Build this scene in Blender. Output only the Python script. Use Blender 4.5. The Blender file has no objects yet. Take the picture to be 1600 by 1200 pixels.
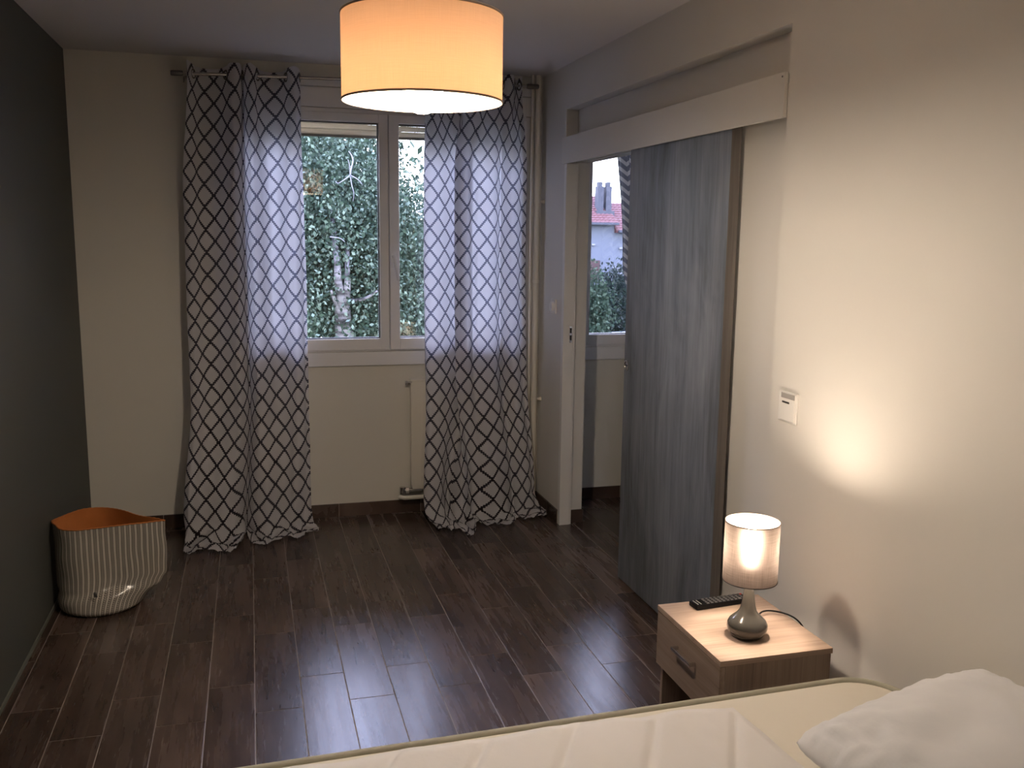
import bpy, bmesh, math, random
import numpy as np
from mathutils import Vector, Matrix, noise

random.seed(7)
rng = np.random.default_rng(7)
SC = bpy.context.scene
COL = SC.collection
PI = math.pi

# ------------------------------------------------------------------ camera
YAW, PITCH, ROLL, CAMH = 0.27495, 0.15934, 0.01217, 1.6154
fw = Vector((math.sin(YAW) * math.cos(PITCH), math.cos(YAW) * math.cos(PITCH), -math.sin(PITCH)))
r0 = Vector((math.cos(YAW), -math.sin(YAW), 0)); u0 = r0.cross(fw)
rr = r0 * math.cos(ROLL) + u0 * math.sin(ROLL)
uu = -r0 * math.sin(ROLL) + u0 * math.cos(ROLL)
cam_d = bpy.data.cameras.new('camera'); cam = bpy.data.objects.new('camera', cam_d); COL.objects.link(cam)
cam_d.sensor_width = 36; cam_d.lens = 1452 / 1600 * 36; cam_d.clip_start = 0.02; cam_d.clip_end = 500
M = Matrix((rr, uu, -fw)).transposed().to_4x4(); M.translation = Vector((0, 0, CAMH))
cam.matrix_world = M
SC.camera = cam

# ------------------------------------------------------------------ light levels, exposure
SKY_STRENGTH = 13.0
CEILING_BULB = 350.0
TABLE_BULB = 340.0
SC.view_settings.view_transform = 'Standard'
SC.view_settings.look = 'None'
SC.view_settings.gamma = 1
SC.view_settings.use_curve_mapping = False
SC.view_settings.exposure = 0.2

world = bpy.data.worlds.new('dusk_sky'); SC.world = world; world.use_nodes = True
nt = world.node_tree; nt.nodes.clear()
wo = nt.nodes.new('ShaderNodeOutputWorld'); bg = nt.nodes.new('ShaderNodeBackground')
tc = nt.nodes.new('ShaderNodeTexCoord'); sx = nt.nodes.new('ShaderNodeSeparateXYZ'); cr = nt.nodes.new('ShaderNodeValToRGB')
nt.links.new(tc.outputs['Generated'], sx.inputs[0]); nt.links.new(sx.outputs['Z'], cr.inputs[0])
cr.color_ramp.elements[0].position = 0.0; cr.color_ramp.elements[0].color = (0.86, 0.86, 1.0, 1)
cr.color_ramp.elements[1].position = 0.8; cr.color_ramp.elements[1].color = (0.50, 0.55, 1.0, 1)
nt.links.new(cr.outputs[0], bg.inputs['Color']); bg.inputs['Strength'].default_value = SKY_STRENGTH
nt.links.new(bg.outputs[0], wo.inputs[0])

# ------------------------------------------------------------------ materials
class NT:
    def __init__(s, name):
        s.m = bpy.data.materials.new(name); s.m.use_nodes = True
        s.t = s.m.node_tree; s.t.nodes.clear()
        s.out = s.t.nodes.new('ShaderNodeOutputMaterial')
    def n(s, kind, **kw):
        nd = s.t.nodes.new('ShaderNode' + kind)
        for k, v in kw.items():
            if k in nd.inputs.keys(): s.put(nd, k, v)
            else: setattr(nd, k, v)
        return nd
    def put(s, nd, k, v):
        if isinstance(v, bpy.types.NodeSocket): s.t.links.new(v, nd.inputs[k])
        else: nd.inputs[k].default_value = v
    def math(s, op, a, b=0.0):
        nd = s.t.nodes.new('ShaderNodeMath'); nd.operation = op
        s.put(nd, 0, a); s.put(nd, 1, b); return nd.outputs[0]
    def noise(s, vec, scale, detail=3.0, rough=0.5, dist=0.0):
        return s.n('TexNoise', Vector=vec, Scale=scale, Detail=detail, Roughness=rough, Distortion=dist).outputs['Fac']
    def ramp(s, fac, *stops):
        nd = s.t.nodes.new('ShaderNodeValToRGB'); s.put(nd, 0, fac)
        el = nd.color_ramp.elements
        while len(el) > 2: el.remove(el[-1])
        for i, (p, c) in enumerate(stops):
            e = el[i] if i < 2 else el.new(p)
            e.position = p; e.color = (*c, 1) if len(c) == 3 else c
        return nd.outputs[0]
    def mapv(s, vec, sc=(1, 1, 1), loc=(0, 0, 0)):
        nd = s.t.nodes.new('ShaderNodeMapping'); s.put(nd, 'Vector', vec)
        nd.inputs['Scale'].default_value = sc
        if isinstance(loc, bpy.types.NodeSocket): s.t.links.new(loc, nd.inputs['Location'])
        else: nd.inputs['Location'].default_value = loc
        return nd.outputs[0]
    def mix(s, fac, a, b):
        nd = s.t.nodes.new('ShaderNodeMix'); nd.data_type = 'RGBA'
        s.put(nd, 0, fac)
        s.put(nd, 6, (*a, 1) if isinstance(a, tuple) and len(a) == 3 else a)
        s.put(nd, 7, (*b, 1) if isinstance(b, tuple) and len(b) == 3 else b)
        return nd.outputs[2]
    def bump(s, h, strength=0.3, dist=0.002):
        return s.n('Bump', Height=h, Strength=strength, Distance=dist).outputs[0]
    def pbr(s, col, rough=0.6, normal=None, metal=0.0, spec=0.5, **kw):
        b = s.t.nodes.new('ShaderNodeBsdfPrincipled')
        s.put(b, 'Base Color', (*col, 1) if isinstance(col, tuple) and len(col) == 3 else col)
        s.put(b, 'Roughness', rough); s.put(b, 'Metallic', metal); s.put(b, 'Specular IOR Level', spec)
        if normal is not None: s.put(b, 'Normal', normal)
        for k, v in kw.items(): s.put(b, k.replace('_', ' '), v)
        return b.outputs[0]
    def done(s, sh):
        s.t.links.new(sh, s.out.inputs['Surface']); return s.m

def simple(name, col, rough=0.6, metal=0.0, spec=0.5, bscale=0, bstr=0.1):
    t = NT(name); nrm = None
    if bscale:
        o = t.n('TexCoord').outputs['Object']
        nrm = t.bump(t.noise(o, bscale, 4), bstr, 0.002)
    return t.done(t.pbr(col, rough, nrm, metal, spec))

MT = {}
def wall_mat(name, col, rough=0.75):
    t = NT(name); o = t.n('TexCoord').outputs['Object']
    c = t.mix(t.noise(o, 1.3, 3), tuple(x * 0.95 for x in col), tuple(min(1, x * 1.04) for x in col))
    h = t.noise(o, 160, 4, 0.6)
    return t.done(t.pbr(c, rough, t.bump(h, 0.12, 0.001), spec=0.3))
MT['wall'] = wall_mat('warm_white_wall_paint', (0.77, 0.745, 0.695))
MT['wall2'] = wall_mat('white_wall_paint', (0.77, 0.745, 0.67))
MT['darkwall'] = wall_mat('dark_grey_wall_paint', (0.085, 0.088, 0.078), 0.6)
MT['ceiling'] = wall_mat('ceiling_paint', (0.74, 0.71, 0.69))
MT['white'] = simple('white_lacquer', (0.86, 0.84, 0.80), 0.35, bscale=40, bstr=0.05)
MT['pelmet'] = simple('white_board', (0.80, 0.77, 0.71), 0.5, bscale=60, bstr=0.05)
MT['pvc'] = simple('white_pvc', (0.86, 0.86, 0.87), 0.28)
MT['creampvc'] = simple('cream_shutter', (0.62, 0.52, 0.36), 0.5)
MT['radiator'] = simple('radiator_enamel', (0.80, 0.76, 0.66), 0.4, bscale=30, bstr=0.05)
MT['chrome'] = simple('brushed_metal', (0.62, 0.6, 0.58), 0.25, 1.0)
MT['steel'] = simple('dark_metal', (0.2, 0.19, 0.18), 0.35, 1.0)
MT['black'] = simple('black_plastic', (0.004, 0.004, 0.005), 0.45, 0.0, 0.15)
MT['key'] = simple('grey_key_rubber', (0.16, 0.16, 0.165), 0.5, 0.0, 0.3)
MT['keyred'] = simple('red_key', (0.55, 0.05, 0.04), 0.4)
MT['keypale'] = simple('pale_key', (0.6, 0.6, 0.55), 0.4)
MT['slot'] = simple('dark_slot', (0.03, 0.028, 0.026), 0.6)
MT['greyplastic'] = simple('grey_plastic', (0.38, 0.36, 0.34), 0.4)
MT['grout'] = simple('beige_grout', (0.36, 0.31, 0.27), 0.7, bscale=200, bstr=0.3)
MT['seal'] = simple('grey_green_sealant', (0.16, 0.17, 0.14), 0.6)
MT['outside'] = simple('outer_render', (0.55, 0.5, 0.45), 0.9, bscale=80)

def wood_tile_mat(name='dark_wood_look_tile', along_x=False):
    t = NT(name)
    o = t.n('TexCoord').outputs['Object']
    if along_x: o = t.n('VectorRotate', rotation_type='Z_AXIS', Vector=o, Angle=PI / 2).outputs[0]
    rnd = t.n('ObjectInfo').outputs['Random']
    off = t.n('CombineXYZ', X=t.math('MULTIPLY', rnd, 37.0), Y=t.math('MULTIPLY', rnd, 91.0), Z=t.math('MULTIPLY', rnd, 13.0)).outputs[0]
    v1 = t.mapv(o, (22, 1.6, 1), off); v2 = t.mapv(o, (7, 1.7, 1), off); v3 = t.mapv(o, (120, 5, 1), off); v4 = t.mapv(o, (24, 7, 1), off)
    a = t.noise(v1, 1.0, 6, 0.6, 0.15); b = t.noise(v2, 1.0, 4, 0.6, 0.3); c = t.noise(v3, 1.0, 3, 0.6); d = t.noise(v4, 1.0, 4, 0.65, 0.2)
    f = t.math('ADD', t.math('MULTIPLY', a, 0.45), t.math('MULTIPLY', b, 0.55))
    base = t.ramp(f, (0.34, (0.040, 0.024, 0.018)), (0.47, (0.085, 0.052, 0.038)), (0.56, (0.120, 0.076, 0.057)), (0.68, (0.175, 0.118, 0.090)))
    base = t.mix(t.math('MULTIPLY', c, 0.45), base, (0.05, 0.028, 0.02))
    base = t.mix(t.ramp(d, (0.56, (0, 0, 0)), (0.85, (0.6, 0.6, 0.6))), base, (0.022, 0.012, 0.009))
    hue = t.n('HueSaturation', Color=base, Value=t.math('ADD', 0.82, t.math('MULTIPLY', rnd, 0.36)), Saturation=0.92).outputs[0]
    rg = t.math('ADD', 0.20, t.math('MULTIPLY', a, 0.14))
    nm = t.bump(t.math('ADD', t.math('MULTIPLY', c, 0.5), t.math('MULTIPLY', a, 0.8)), 0.14, 0.002)
    return t.done(t.pbr(hue, rg, nm, spec=0.55))
MT['tile'] = wood_tile_mat()
MT['tilex'] = wood_tile_mat('dark_wood_look_skirting', True)

def laminate(name, stops, sc, axis='z', rough=0.5, fine=0.25):
    t = NT(name); o = t.n('TexCoord').outputs['Object']
    ax = 'xyz'.index(axis)
    def st(across, along, loc=(0, 0, 0)):
        v = [across] * 3; v[ax] = along
        return t.mapv(o, tuple(v), loc)
    wob = t.n('VectorMath', operation='ADD'); t.put(wob, 0, st(sc * 0.45, 0.35, (3.3, 7.1, 1.7)))
    nz = t.n('TexNoise', Vector=st(1.5, 1.1), Scale=1.0, Detail=2.0).outputs['Color']; t.put(wob, 1, nz)
    broad = t.noise(wob.outputs[0], 1.0, 4, 0.65, 0.8)
    mid = t.noise(st(sc * 2.3, 1.3, (9.1, 2.2, 4.4)), 1.0, 5, 0.7, 0.5)
    thin = t.noise(st(sc * 14, 2.6, (1.1, 5.2, 8.4)), 1.0, 4, 0.65)
    f = t.math('ADD', t.math('ADD', t.math('MULTIPLY', broad, 0.52), t.math('MULTIPLY', mid, 0.32)), t.math('MULTIPLY', thin, 0.16))
    return t.done(t.pbr(t.ramp(f, *stops), rough, t.bump(thin, 0.10, 0.0006), spec=0.35))
MT['doorlam'] = laminate('grey_ash_laminate', [(0.38, (0.085, 0.09, 0.10)), (0.47, (0.165, 0.18, 0.205)), (0.54, (0.225, 0.245, 0.28)), (0.64, (0.31, 0.33, 0.365))], 5)
MT['dooredge'] = laminate('brown_grey_edge_band', [(0.38, (0.10, 0.09, 0.082)), (0.5, (0.155, 0.14, 0.13)), (0.62, (0.20, 0.182, 0.168))], 40)
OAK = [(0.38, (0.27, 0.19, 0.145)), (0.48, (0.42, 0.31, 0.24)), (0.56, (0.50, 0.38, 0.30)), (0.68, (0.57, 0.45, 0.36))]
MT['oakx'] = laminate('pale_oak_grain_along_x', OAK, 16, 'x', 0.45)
MT['oakz'] = laminate('shaded_oak_grain_upright', [(p, tuple(k * 0.58 for k in c)) for p, c in OAK], 22, 'z', 0.5)  # same pale oak darkened, shade on the upright panels put into the colour
MT['oaky'] = laminate('shaded_oak_grain_along_y', [(p, tuple(k * 0.66 for k in c)) for p, c in OAK], 22, 'y', 0.5)  # same pale oak darkened, shade on drawer front and shelves painted in

def glass_mat():
    t = NT('window_glass')
    fr = t.n('Fresnel', IOR=1.62).outputs[0]
    tr = t.n('BsdfTransparent', Color=(0.95, 0.97, 0.97, 1)).outputs[0]
    gl = t.n('BsdfGlossy', Color=(1, 1, 1, 1), Roughness=0.0).outputs[0]
    mx = t.t.nodes.new('ShaderNodeMixShader'); t.put(mx, 0, fr); t.t.links.new(tr, mx.inputs[1]); t.t.links.new(gl, mx.inputs[2])
    return t.done(mx.outputs[0])
MT['glass'] = glass_mat()

def cloth_mix(t, col, trans, nrm=None, tcol=None, rough=0.9):
    d = t.pbr(col, rough, nrm, spec=0.1)
    tr = t.t.nodes.new('ShaderNodeBsdfTranslucent'); t.put(tr, 'Color', tcol if tcol is not None else col)
    if nrm is not None: t.put(tr, 'Normal', nrm)
    mx = t.t.nodes.new('ShaderNodeMixShader'); t.put(mx, 0, trans)
    t.t.links.new(d, mx.inputs[1]); t.t.links.new(tr.outputs[0], mx.inputs[2])
    return mx.outputs[0]

def lattice_mat():
    t = NT('lattice_curtain_cloth')
    uv = t.n('TexCoord').outputs['UV']; s = t.n('SeparateXYZ', Vector=uv)
    P, Q, N = 0.094, 0.117, 13
    a = t.math('FLOOR', t.math('MULTIPLY', s.outputs[0], N / P)); b = t.math('FLOOR', t.math('MULTIPLY', s.outputs[1], N / Q))
    d1 = t.math('FLOORED_MODULO', t.math('ADD', a, b), float(N)); d2 = t.math('FLOORED_MODULO', t.math('SUBTRACT', a, b), float(N))
    ln = t.math('MAXIMUM', t.math('LESS_THAN', d1, 1.5), t.math('LESS_THAN', d2, 1.5))
    slub = t.noise(t.mapv(uv, (25, 420, 1)), 1.0, 3, 0.6)
    cl = t.mix(slub, (0.78, 0.77, 0.78), (0.90, 0.89, 0.90))
    col = t.mix(ln, cl, (0.018, 0.010, 0.009))
    tcol = t.mix(ln, (0.84, 0.84, 0.92), (0.26, 0.27, 0.36))
    weave = t.noise(t.mapv(uv, (300, 900, 1)), 1.0, 2)
    return t.done(cloth_mix(t, col, 0.43, t.bump(weave, 0.12, 0.001), tcol))
MT['lattice'] = lattice_mat()

def chevron_mat():
    t = NT('chevron_curtain_cloth')
    uv = t.n('TexCoord').outputs['UV']; s = t.n('SeparateXYZ', Vector=uv)
    zig = t.math('PINGPONG', s.outputs[0], 0.05)
    f = t.math('FRACT', t.math('MULTIPLY', t.math('ADD', s.outputs[1], t.math('MULTIPLY', zig, 0.8)), 1 / 0.055))
    col = t.mix(t.math('LESS_THAN', f, 0.45), (0.16, 0.16, 0.18), (0.5, 0.48, 0.45))
    return t.done(cloth_mix(t, col, 0.25))
MT['chevron'] = chevron_mat()

def basket_mat():
    t = NT('oilcloth_small_arrows')
    uv = t.n('TexCoord').outputs['UV']; s = t.n('SeparateXYZ', Vector=uv)
    P, Q = 0.0215, 0.0075
    fu = t.math('FRACT', t.math('MULTIPLY', s.outputs[0], 1 / P))
    d = t.math('ABSOLUTE', t.math('SUBTRACT', fu, 0.5))
    fv = t.math('FRACT', t.math('SUBTRACT', t.math('MULTIPLY', s.outputs[1], 1 / Q), t.math('MULTIPLY', d, 2.2)))
    inband = t.math('MULTIPLY', t.math('LESS_THAN', d, 0.33), t.math('GREATER_THAN', d, 0.035))
    m = t.math('MULTIPLY', inband, t.math('LESS_THAN', fv, 0.62))
    col = t.mix(m, (0.58, 0.54, 0.47), (0.035, 0.03, 0.027))
    return t.done(t.pbr(col, 0.2, t.bump(t.noise(uv, 22, 3), 0.2, 0.003), spec=0.5))
MT['basket'] = basket_mat()
def orange():
    t = NT('orange_lining'); o = t.n('TexCoord').outputs['Object']
    c = t.mix(t.noise(o, 14, 3), (0.50, 0.17, 0.05), (0.66, 0.25, 0.08))
    return t.done(cloth_mix(t, c, 0.1))
MT['orange'] = orange()

def shade_mat(name, lo, hi, trans, tcol, fwd=0.0):
    t = NT(name); uv = t.n('TexCoord').outputs['UV']
    h1 = t.noise(t.mapv(uv, (14, 600, 1)), 1.0, 3, 0.6); h2 = t.noise(t.mapv(uv, (600, 14, 1)), 1.0, 3, 0.6)
    f = t.math('MULTIPLY', t.math('ADD', h1, h2), 0.5)
    f = t.ramp(f, (0.36, (0, 0, 0)), (0.62, (1, 1, 1)))
    c = t.mix(f, lo, hi)
    tc_ = t.mix(f, tuple(k * 0.72 for k in tcol), tcol)
    base = cloth_mix(t, c, trans, None, tc_)
    if fwd:
        rf = t.t.nodes.new('ShaderNodeBsdfRefraction'); t.put(rf, 'Color', t.mix(f, (0.7, 0.58, 0.5), (1.0, 0.88, 0.78))); t.put(rf, 'Roughness', 0.95); t.put(rf, 'IOR', 1.25)
        mx = t.t.nodes.new('ShaderNodeMixShader'); t.put(mx, 0, fwd); t.t.links.new(base, mx.inputs[1]); t.t.links.new(rf.outputs[0], mx.inputs[2]); base = mx.outputs[0]
    return t.done(base)
MT['bigshade'] = shade_mat('beige_lamp_shade_cloth', (0.74, 0.64, 0.52), (0.80, 0.70, 0.58), 0.36, (0.135, 0.068, 0.032))
MT['smallshade'] = shade_mat('grey_linen_shade_cloth', (0.20, 0.17, 0.155), (0.36, 0.32, 0.29), 0.55, (0.020, 0.015, 0.0125), 0.019)
MT['shadelining'] = simple('white_shade_lining', (0.8, 0.78, 0.74), 0.7)
MT['darktape'] = simple('dark_shade_edge', (0.05, 0.045, 0.045), 0.7)
MT['rimtape'] = simple('shade_rim_tape', (0.26, 0.2, 0.16), 0.7)

def bulb_mat(name, col, st):
    t = NT(name); e = t.n('Emission', Color=(*col, 1), Strength=st); return t.done(e.outputs[0])
MT['bulb1'] = bulb_mat('lit_ceiling_bulb', (1.0, 0.84, 0.675), CEILING_BULB)
MT['bulb2'] = bulb_mat('lit_table_bulb', (1.0, 0.82, 0.65), TABLE_BULB)

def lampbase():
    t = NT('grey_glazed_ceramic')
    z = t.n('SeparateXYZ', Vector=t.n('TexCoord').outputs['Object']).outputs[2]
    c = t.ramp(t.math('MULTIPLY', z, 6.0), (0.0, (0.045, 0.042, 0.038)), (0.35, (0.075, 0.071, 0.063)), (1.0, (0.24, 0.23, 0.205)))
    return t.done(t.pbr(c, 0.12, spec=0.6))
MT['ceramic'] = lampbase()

def fabric(name, c1, c2, bs=60, strength=0.25):
    t = NT(name); o = t.n('TexCoord').outputs['Object']
    c = t.mix(t.noise(o, 3, 3), c1, c2)
    h = t.math('ADD', t.math('MULTIPLY', t.noise(o, bs, 3), 0.3), t.noise(o, 7, 3))
    return t.done(t.pbr(c, 0.85, t.bump(h, strength, 0.01), spec=0.15))
MT['mattress'] = fabric('cream_mattress_ticking', (0.82, 0.77, 0.67), (0.86, 0.81, 0.71))
MT['piping'] = fabric('pale_green_grey_piping', (0.46, 0.45, 0.36), (0.52, 0.50, 0.41))
MT['sheet'] = fabric('white_quilted_cotton', (0.84, 0.81, 0.79), (0.88, 0.85, 0.83), 80, 0.2)
MT['pillow'] = fabric('white_pillow_cotton', (0.84, 0.84, 0.86), (0.88, 0.88, 0.90), 40, 0.3)
MT['bedbase'] = simple('grey_bed_base_cloth', (0.3, 0.29, 0.28), 0.9)

def leaf_mat(name, dark, mid, pale, trans=0.25):
    t = NT(name); r = t.n('NewGeometry').outputs['Random Per Island']
    c = t.ramp(r, (0.0, dark), (0.55, mid), (0.95, pale))
    return t.done(cloth_mix(t, c, trans, None, None, 0.75))
MT['birchleaf'] = leaf_mat('birch_leaves', (0.013, 0.024, 0.016), (0.034, 0.058, 0.038), (0.15, 0.20, 0.155))
MT['darkleaf'] = leaf_mat('dark_leaves', (0.008, 0.017, 0.012), (0.017, 0.034, 0.022), (0.05, 0.08, 0.055))
MT['hedgeleaf'] = leaf_mat('hedge_leaves', (0.010, 0.021, 0.013), (0.022, 0.040, 0.024), (0.06, 0.085, 0.055))
MT['cypressleaf'] = leaf_mat('tall_hedge_leaves', (0.005, 0.009, 0.008), (0.012, 0.019, 0.016), (0.03, 0.04, 0.035))
def bark():
    t = NT('birch_bark'); o = t.n('TexCoord').outputs['Object']
    f = t.noise(t.mapv(o, (3, 3, 14)), 1.0, 4, 0.6)
    return t.done(t.pbr(t.ramp(f, (0.40, (0.02, 0.018, 0.018)), (0.52, (0.14, 0.135, 0.14)), (0.7, (0.22, 0.21, 0.22))), 0.8))
MT['bark'] = bark()
MT['deadwood'] = simple('bleached_dead_wood', (0.16, 0.16, 0.20), 0.7)
MT['lawn'] = simple('lawn_ground', (0.012, 0.02, 0.010), 1.0, 0.0, 0.0)
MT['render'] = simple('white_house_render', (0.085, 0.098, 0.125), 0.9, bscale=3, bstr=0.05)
MT['rooftile'] = simple('red_roof_tile', (0.085, 0.032, 0.032), 0.8, bscale=30)
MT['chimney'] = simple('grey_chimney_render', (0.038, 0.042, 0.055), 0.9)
MT['shutter'] = simple('dark_red_shutter', (0.03, 0.009, 0.011), 0.6)
MT['carblue'] = simple('blue_car_paint', (0.03, 0.05, 0.11), 0.2)
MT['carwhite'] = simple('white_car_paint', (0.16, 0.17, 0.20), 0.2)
MT['carglass'] = simple('dark_car_glass', (0.03, 0.035, 0.04), 0.08)
MT['tyre'] = simple('black_tyre', (0.02, 0.02, 0.02), 0.8)

# ------------------------------------------------------------------ mesh helpers
class MB:
    def __init__(s): s.v = []; s.f = []; s.uv = []; s.has_uv = False
    def add(s, vs, fs, uvs=None):
        o = len(s.v); s.v += [tuple(p) for p in vs]; s.f += [tuple(i + o for i in f) for f in fs]
        if uvs is not None:
            s.has_uv = True; s.uv += list(uvs)
        else: s.uv += [(0, 0)] * len(vs)
        return s
    def box(s, x0, x1, y0, y1, z0, z1, c=0.0):
        if x0 > x1: x0, x1 = x1, x0
        if y0 > y1: y0, y1 = y1, y0
        if z0 > z1: z0, z1 = z1, z0
        if c <= 0:
            vs = [(x, y, z) for z in (z0, z1) for y in (y0, y1) for x in (x0, x1)]
            return s.add(vs, [(0, 2, 3, 1), (4, 5, 7, 6), (0, 1, 5, 4), (2, 6, 7, 3), (0, 4, 6, 2), (1, 3, 7, 5)])
        bm = bmesh.new(); bmesh.ops.create_cube(bm, size=1)
        for v in bm.verts:
            v.co = Vector((x0 + (v.co.x + .5) * (x1 - x0), y0 + (v.co.y + .5) * (y1 - y0), z0 + (v.co.z + .5) * (z1 - z0)))
        bmesh.ops.bevel(bm, geom=bm.edges[:], offset=c, segments=2, profile=0.6, affect='EDGES')
        bm.verts.index_update()
        s.add([v.co[:] for v in bm.verts], [[v.index for v in f.verts] for f in bm.faces]); bm.free(); return s
    def tube(s, pts, rad, n=10, cap=True):
        pts = [Vector(p) for p in pts]; rads = rad if isinstance(rad, (list, tuple)) else [rad] * len(pts)
        vs = []; prev = None
        for i, p in enumerate(pts):
            d = (pts[min(i + 1, len(pts) - 1)] - pts[max(i - 1, 0)]).normalized()
            if prev is None:
                a = Vector((0, 0, 1)) if abs(d.z) < 0.9 else Vector((1, 0, 0)); prev = d.cross(a).normalized()
            prev = (prev - d * prev.dot(d)).normalized(); b = d.cross(prev)
            for k in range(n):
                an = 2 * PI * k / n; vs.append(p + (prev * math.cos(an) + b * math.sin(an)) * rads[i])
        fs = [(i * n + k, i * n + (k + 1) % n, (i + 1) * n + (k + 1) % n, (i + 1) * n + k) for i in range(len(pts) - 1) for k in range(n)]
        if cap: fs += [tuple(range(n - 1, -1, -1)), tuple((len(pts) - 1) * n + k for k in range(n))]
        return s.add(vs, fs)
    def lathe(s, prof, cx=0, cy=0, n=40, uvlen=None, closed_ends=True):
        vs = []; uvs = []
        m = n + 1
        acc = 0
        for i, (r, z) in enumerate(prof):
            if i: acc += math.hypot(r - prof[i - 1][0], z - prof[i - 1][1])
            for k in range(m):
                a = 2 * PI * k / n
                vs.append((cx + r * math.cos(a), cy + r * math.sin(a), z)); uvs.append((a * (uvlen or 1), acc))
        fs = [(i * m + k, i * m + k + 1, (i + 1) * m + k + 1, (i + 1) * m + k) for i in range(len(prof) - 1) for k in range(n)]
        return s.add(vs, fs, uvs)
    def grid(s, P, uvs=None, closed=False):
        nr, nc = len(P), len(P[0])
        vs = [p for row in P for p in row]; q = [u for row in uvs for u in row] if uvs else None
        fs = [(i * nc + k, i * nc + (k + 1) % nc, (i + 1) * nc + (k + 1) % nc, (i + 1) * nc + k) for i in range(nr - 1) for k in range(nc if closed else nc - 1)]
        return s.add(vs, fs, q)
    def mesh(s, name, mats, smooth=False, fix=True):
        me = bpy.data.meshes.new(name); me.from_pydata(s.v, [], s.f)
        for m in (mats if isinstance(mats, (list, tuple)) else [mats]): me.materials.append(m)
        if s.has_uv:
            ul = me.uv_layers.new(name='uv'); idx = np.empty(len(me.loops), dtype=np.int32); me.loops.foreach_get('vertex_index', idx)
            ul.data.foreach_set('uv', np.array(s.uv, dtype=np.float32)[idx].ravel())
        if fix:
            bm = bmesh.new(); bm.from_mesh(me)
            bmesh.ops.remove_doubles(bm, verts=bm.verts[:], dist=1e-6)
            bmesh.ops.recalc_face_normals(bm, faces=bm.faces[:]); bm.to_mesh(me); bm.free()
        if smooth:
            me.polygons.foreach_set('use_smooth', [True] * len(me.polygons))
            if smooth == 'auto':
                bm = bmesh.new(); bm.from_mesh(me)
                for e in bm.edges:
                    if len(e.link_faces) == 2 and e.calc_face_angle() > 0.6: e.smooth = False
                bm.to_mesh(me); bm.free()
        me.update(); return me
    def build(s, name, mats, parent=None, smooth=False, loc=None, rot=None, fix=True):
        o = bpy.data.objects.new(name, s.mesh(name, mats, smooth, fix)); COL.objects.link(o)
        if parent: o.parent = parent
        if loc is not None: o.location = loc
        if rot is not None: o.rotation_euler = rot
        return o

def tag(o, label=None, cat=None, group=None, kind=None):
    if label: o['label'] = label
    if cat: o['category'] = cat
    if group: o['group'] = group
    if kind: o['kind'] = kind
    return o
def empty(name, loc=(0, 0, 0), rz=0):
    o = bpy.data.objects.new(name, None); COL.objects.link(o); o.location = loc; o.rotation_euler = (0, 0, rz); o.empty_display_size = 0.1
    return o
def B(*a, c=0.0): return MB().box(*a, c=c)
def struct(name, mb, mat, label=None, smooth=False):
    return tag(mb.build(name, mat, smooth=smooth), label, None, None, 'structure')

# ------------------------------------------------------------------ room shell
XL, XR, YB, H = -0.858, 1.642, 5.244, 2.5
YN = -1.3
XREC, XIN = 1.707, 1.780           # recessed wall face, far side of partition
YC = 4.82                          # corner where the recess ends towards the window
YE = 2.673                         # corner where the recess starts
X2R, Y2N = 4.3, 2.6                # adjoining room
ZH = 2.273

floor = struct('floor', B(XL - 0.1, X2R + 0.1, YN - 0.1, YB + 0.02, -0.12, -0.0009), MT['grout'], 'beige grout bed under dark wood-look floor tiles')
PW, PL, GAP = 0.1594, 0.638, 0.0028
def tile_mesh(w, l): return B(0, w, 0, l, -0.0100, 0.0, c=0.0009).mesh('tile', MT['tile'])
tile_cache = {}
def put_tile(x0, x1, y0, y1, parent, z=0.0):
    w, l = round(x1 - x0, 4), round(y1 - y0, 4)
    if w < 0.012 or l < 0.012: return
    if (w, l) not in tile_cache: tile_cache[(w, l)] = tile_mesh(w, l)
    o = bpy.data.objects.new('tile', tile_cache[(w, l)]); COL.objects.link(o); o.location = (x0, y0, z); o.parent = parent
for k in range(-7, 26):
    xa = 0.131 + PW * k + GAP / 2; xb = xa + PW - GAP
    ph = (3.287 + 0.004 * k) if k % 2 == 0 else (3.069 + 0.006 * k)
    for j in range(-8, 5):
        ya = ph + PL * j + GAP / 2; yb = ya + PL - GAP
        # main room
        a, b, c_, d = max(xa, XL + 0.004), min(xb, XR - 0.003), max(ya, YN), min(yb, YB - 0.002)
        if xa < XR and d > c_ and b > a:
            # under the door recess the tile runs on through the opening
            if xb > XR and c_ >= YE and d <= YC: b = xb
            put_tile(a, b, c_, d, floor)
            if xb > XR and not (c_ >= YE and d <= YC) and d > YE and c_ < YC:
                cc, dd = max(c_, YE), min(d, YC); put_tile(XR, xb, cc, dd, floor)
        elif xa >= XR:
            lo = YE if xa < XIN else Y2N
            hi = YC if xa < XIN and xb > XREC else YB - 0.002
            c2, d2 = max(ya, lo), min(yb, min(hi, YB - 0.002))
            if xa < X2R and d2 > c2: put_tile(xa, min(xb, X2R), c2, d2, floor)
            if xa < XIN < xb:      # the same column beyond the partition line
                for lo2, hi2 in ((YC, YB - 0.002), (Y2N, YE)):
                    c3, d3 = max(ya, lo2), min(yb, hi2)
                    if d3 > c3: put_tile(XIN + 0.001, xb, c3, d3, floor)

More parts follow.
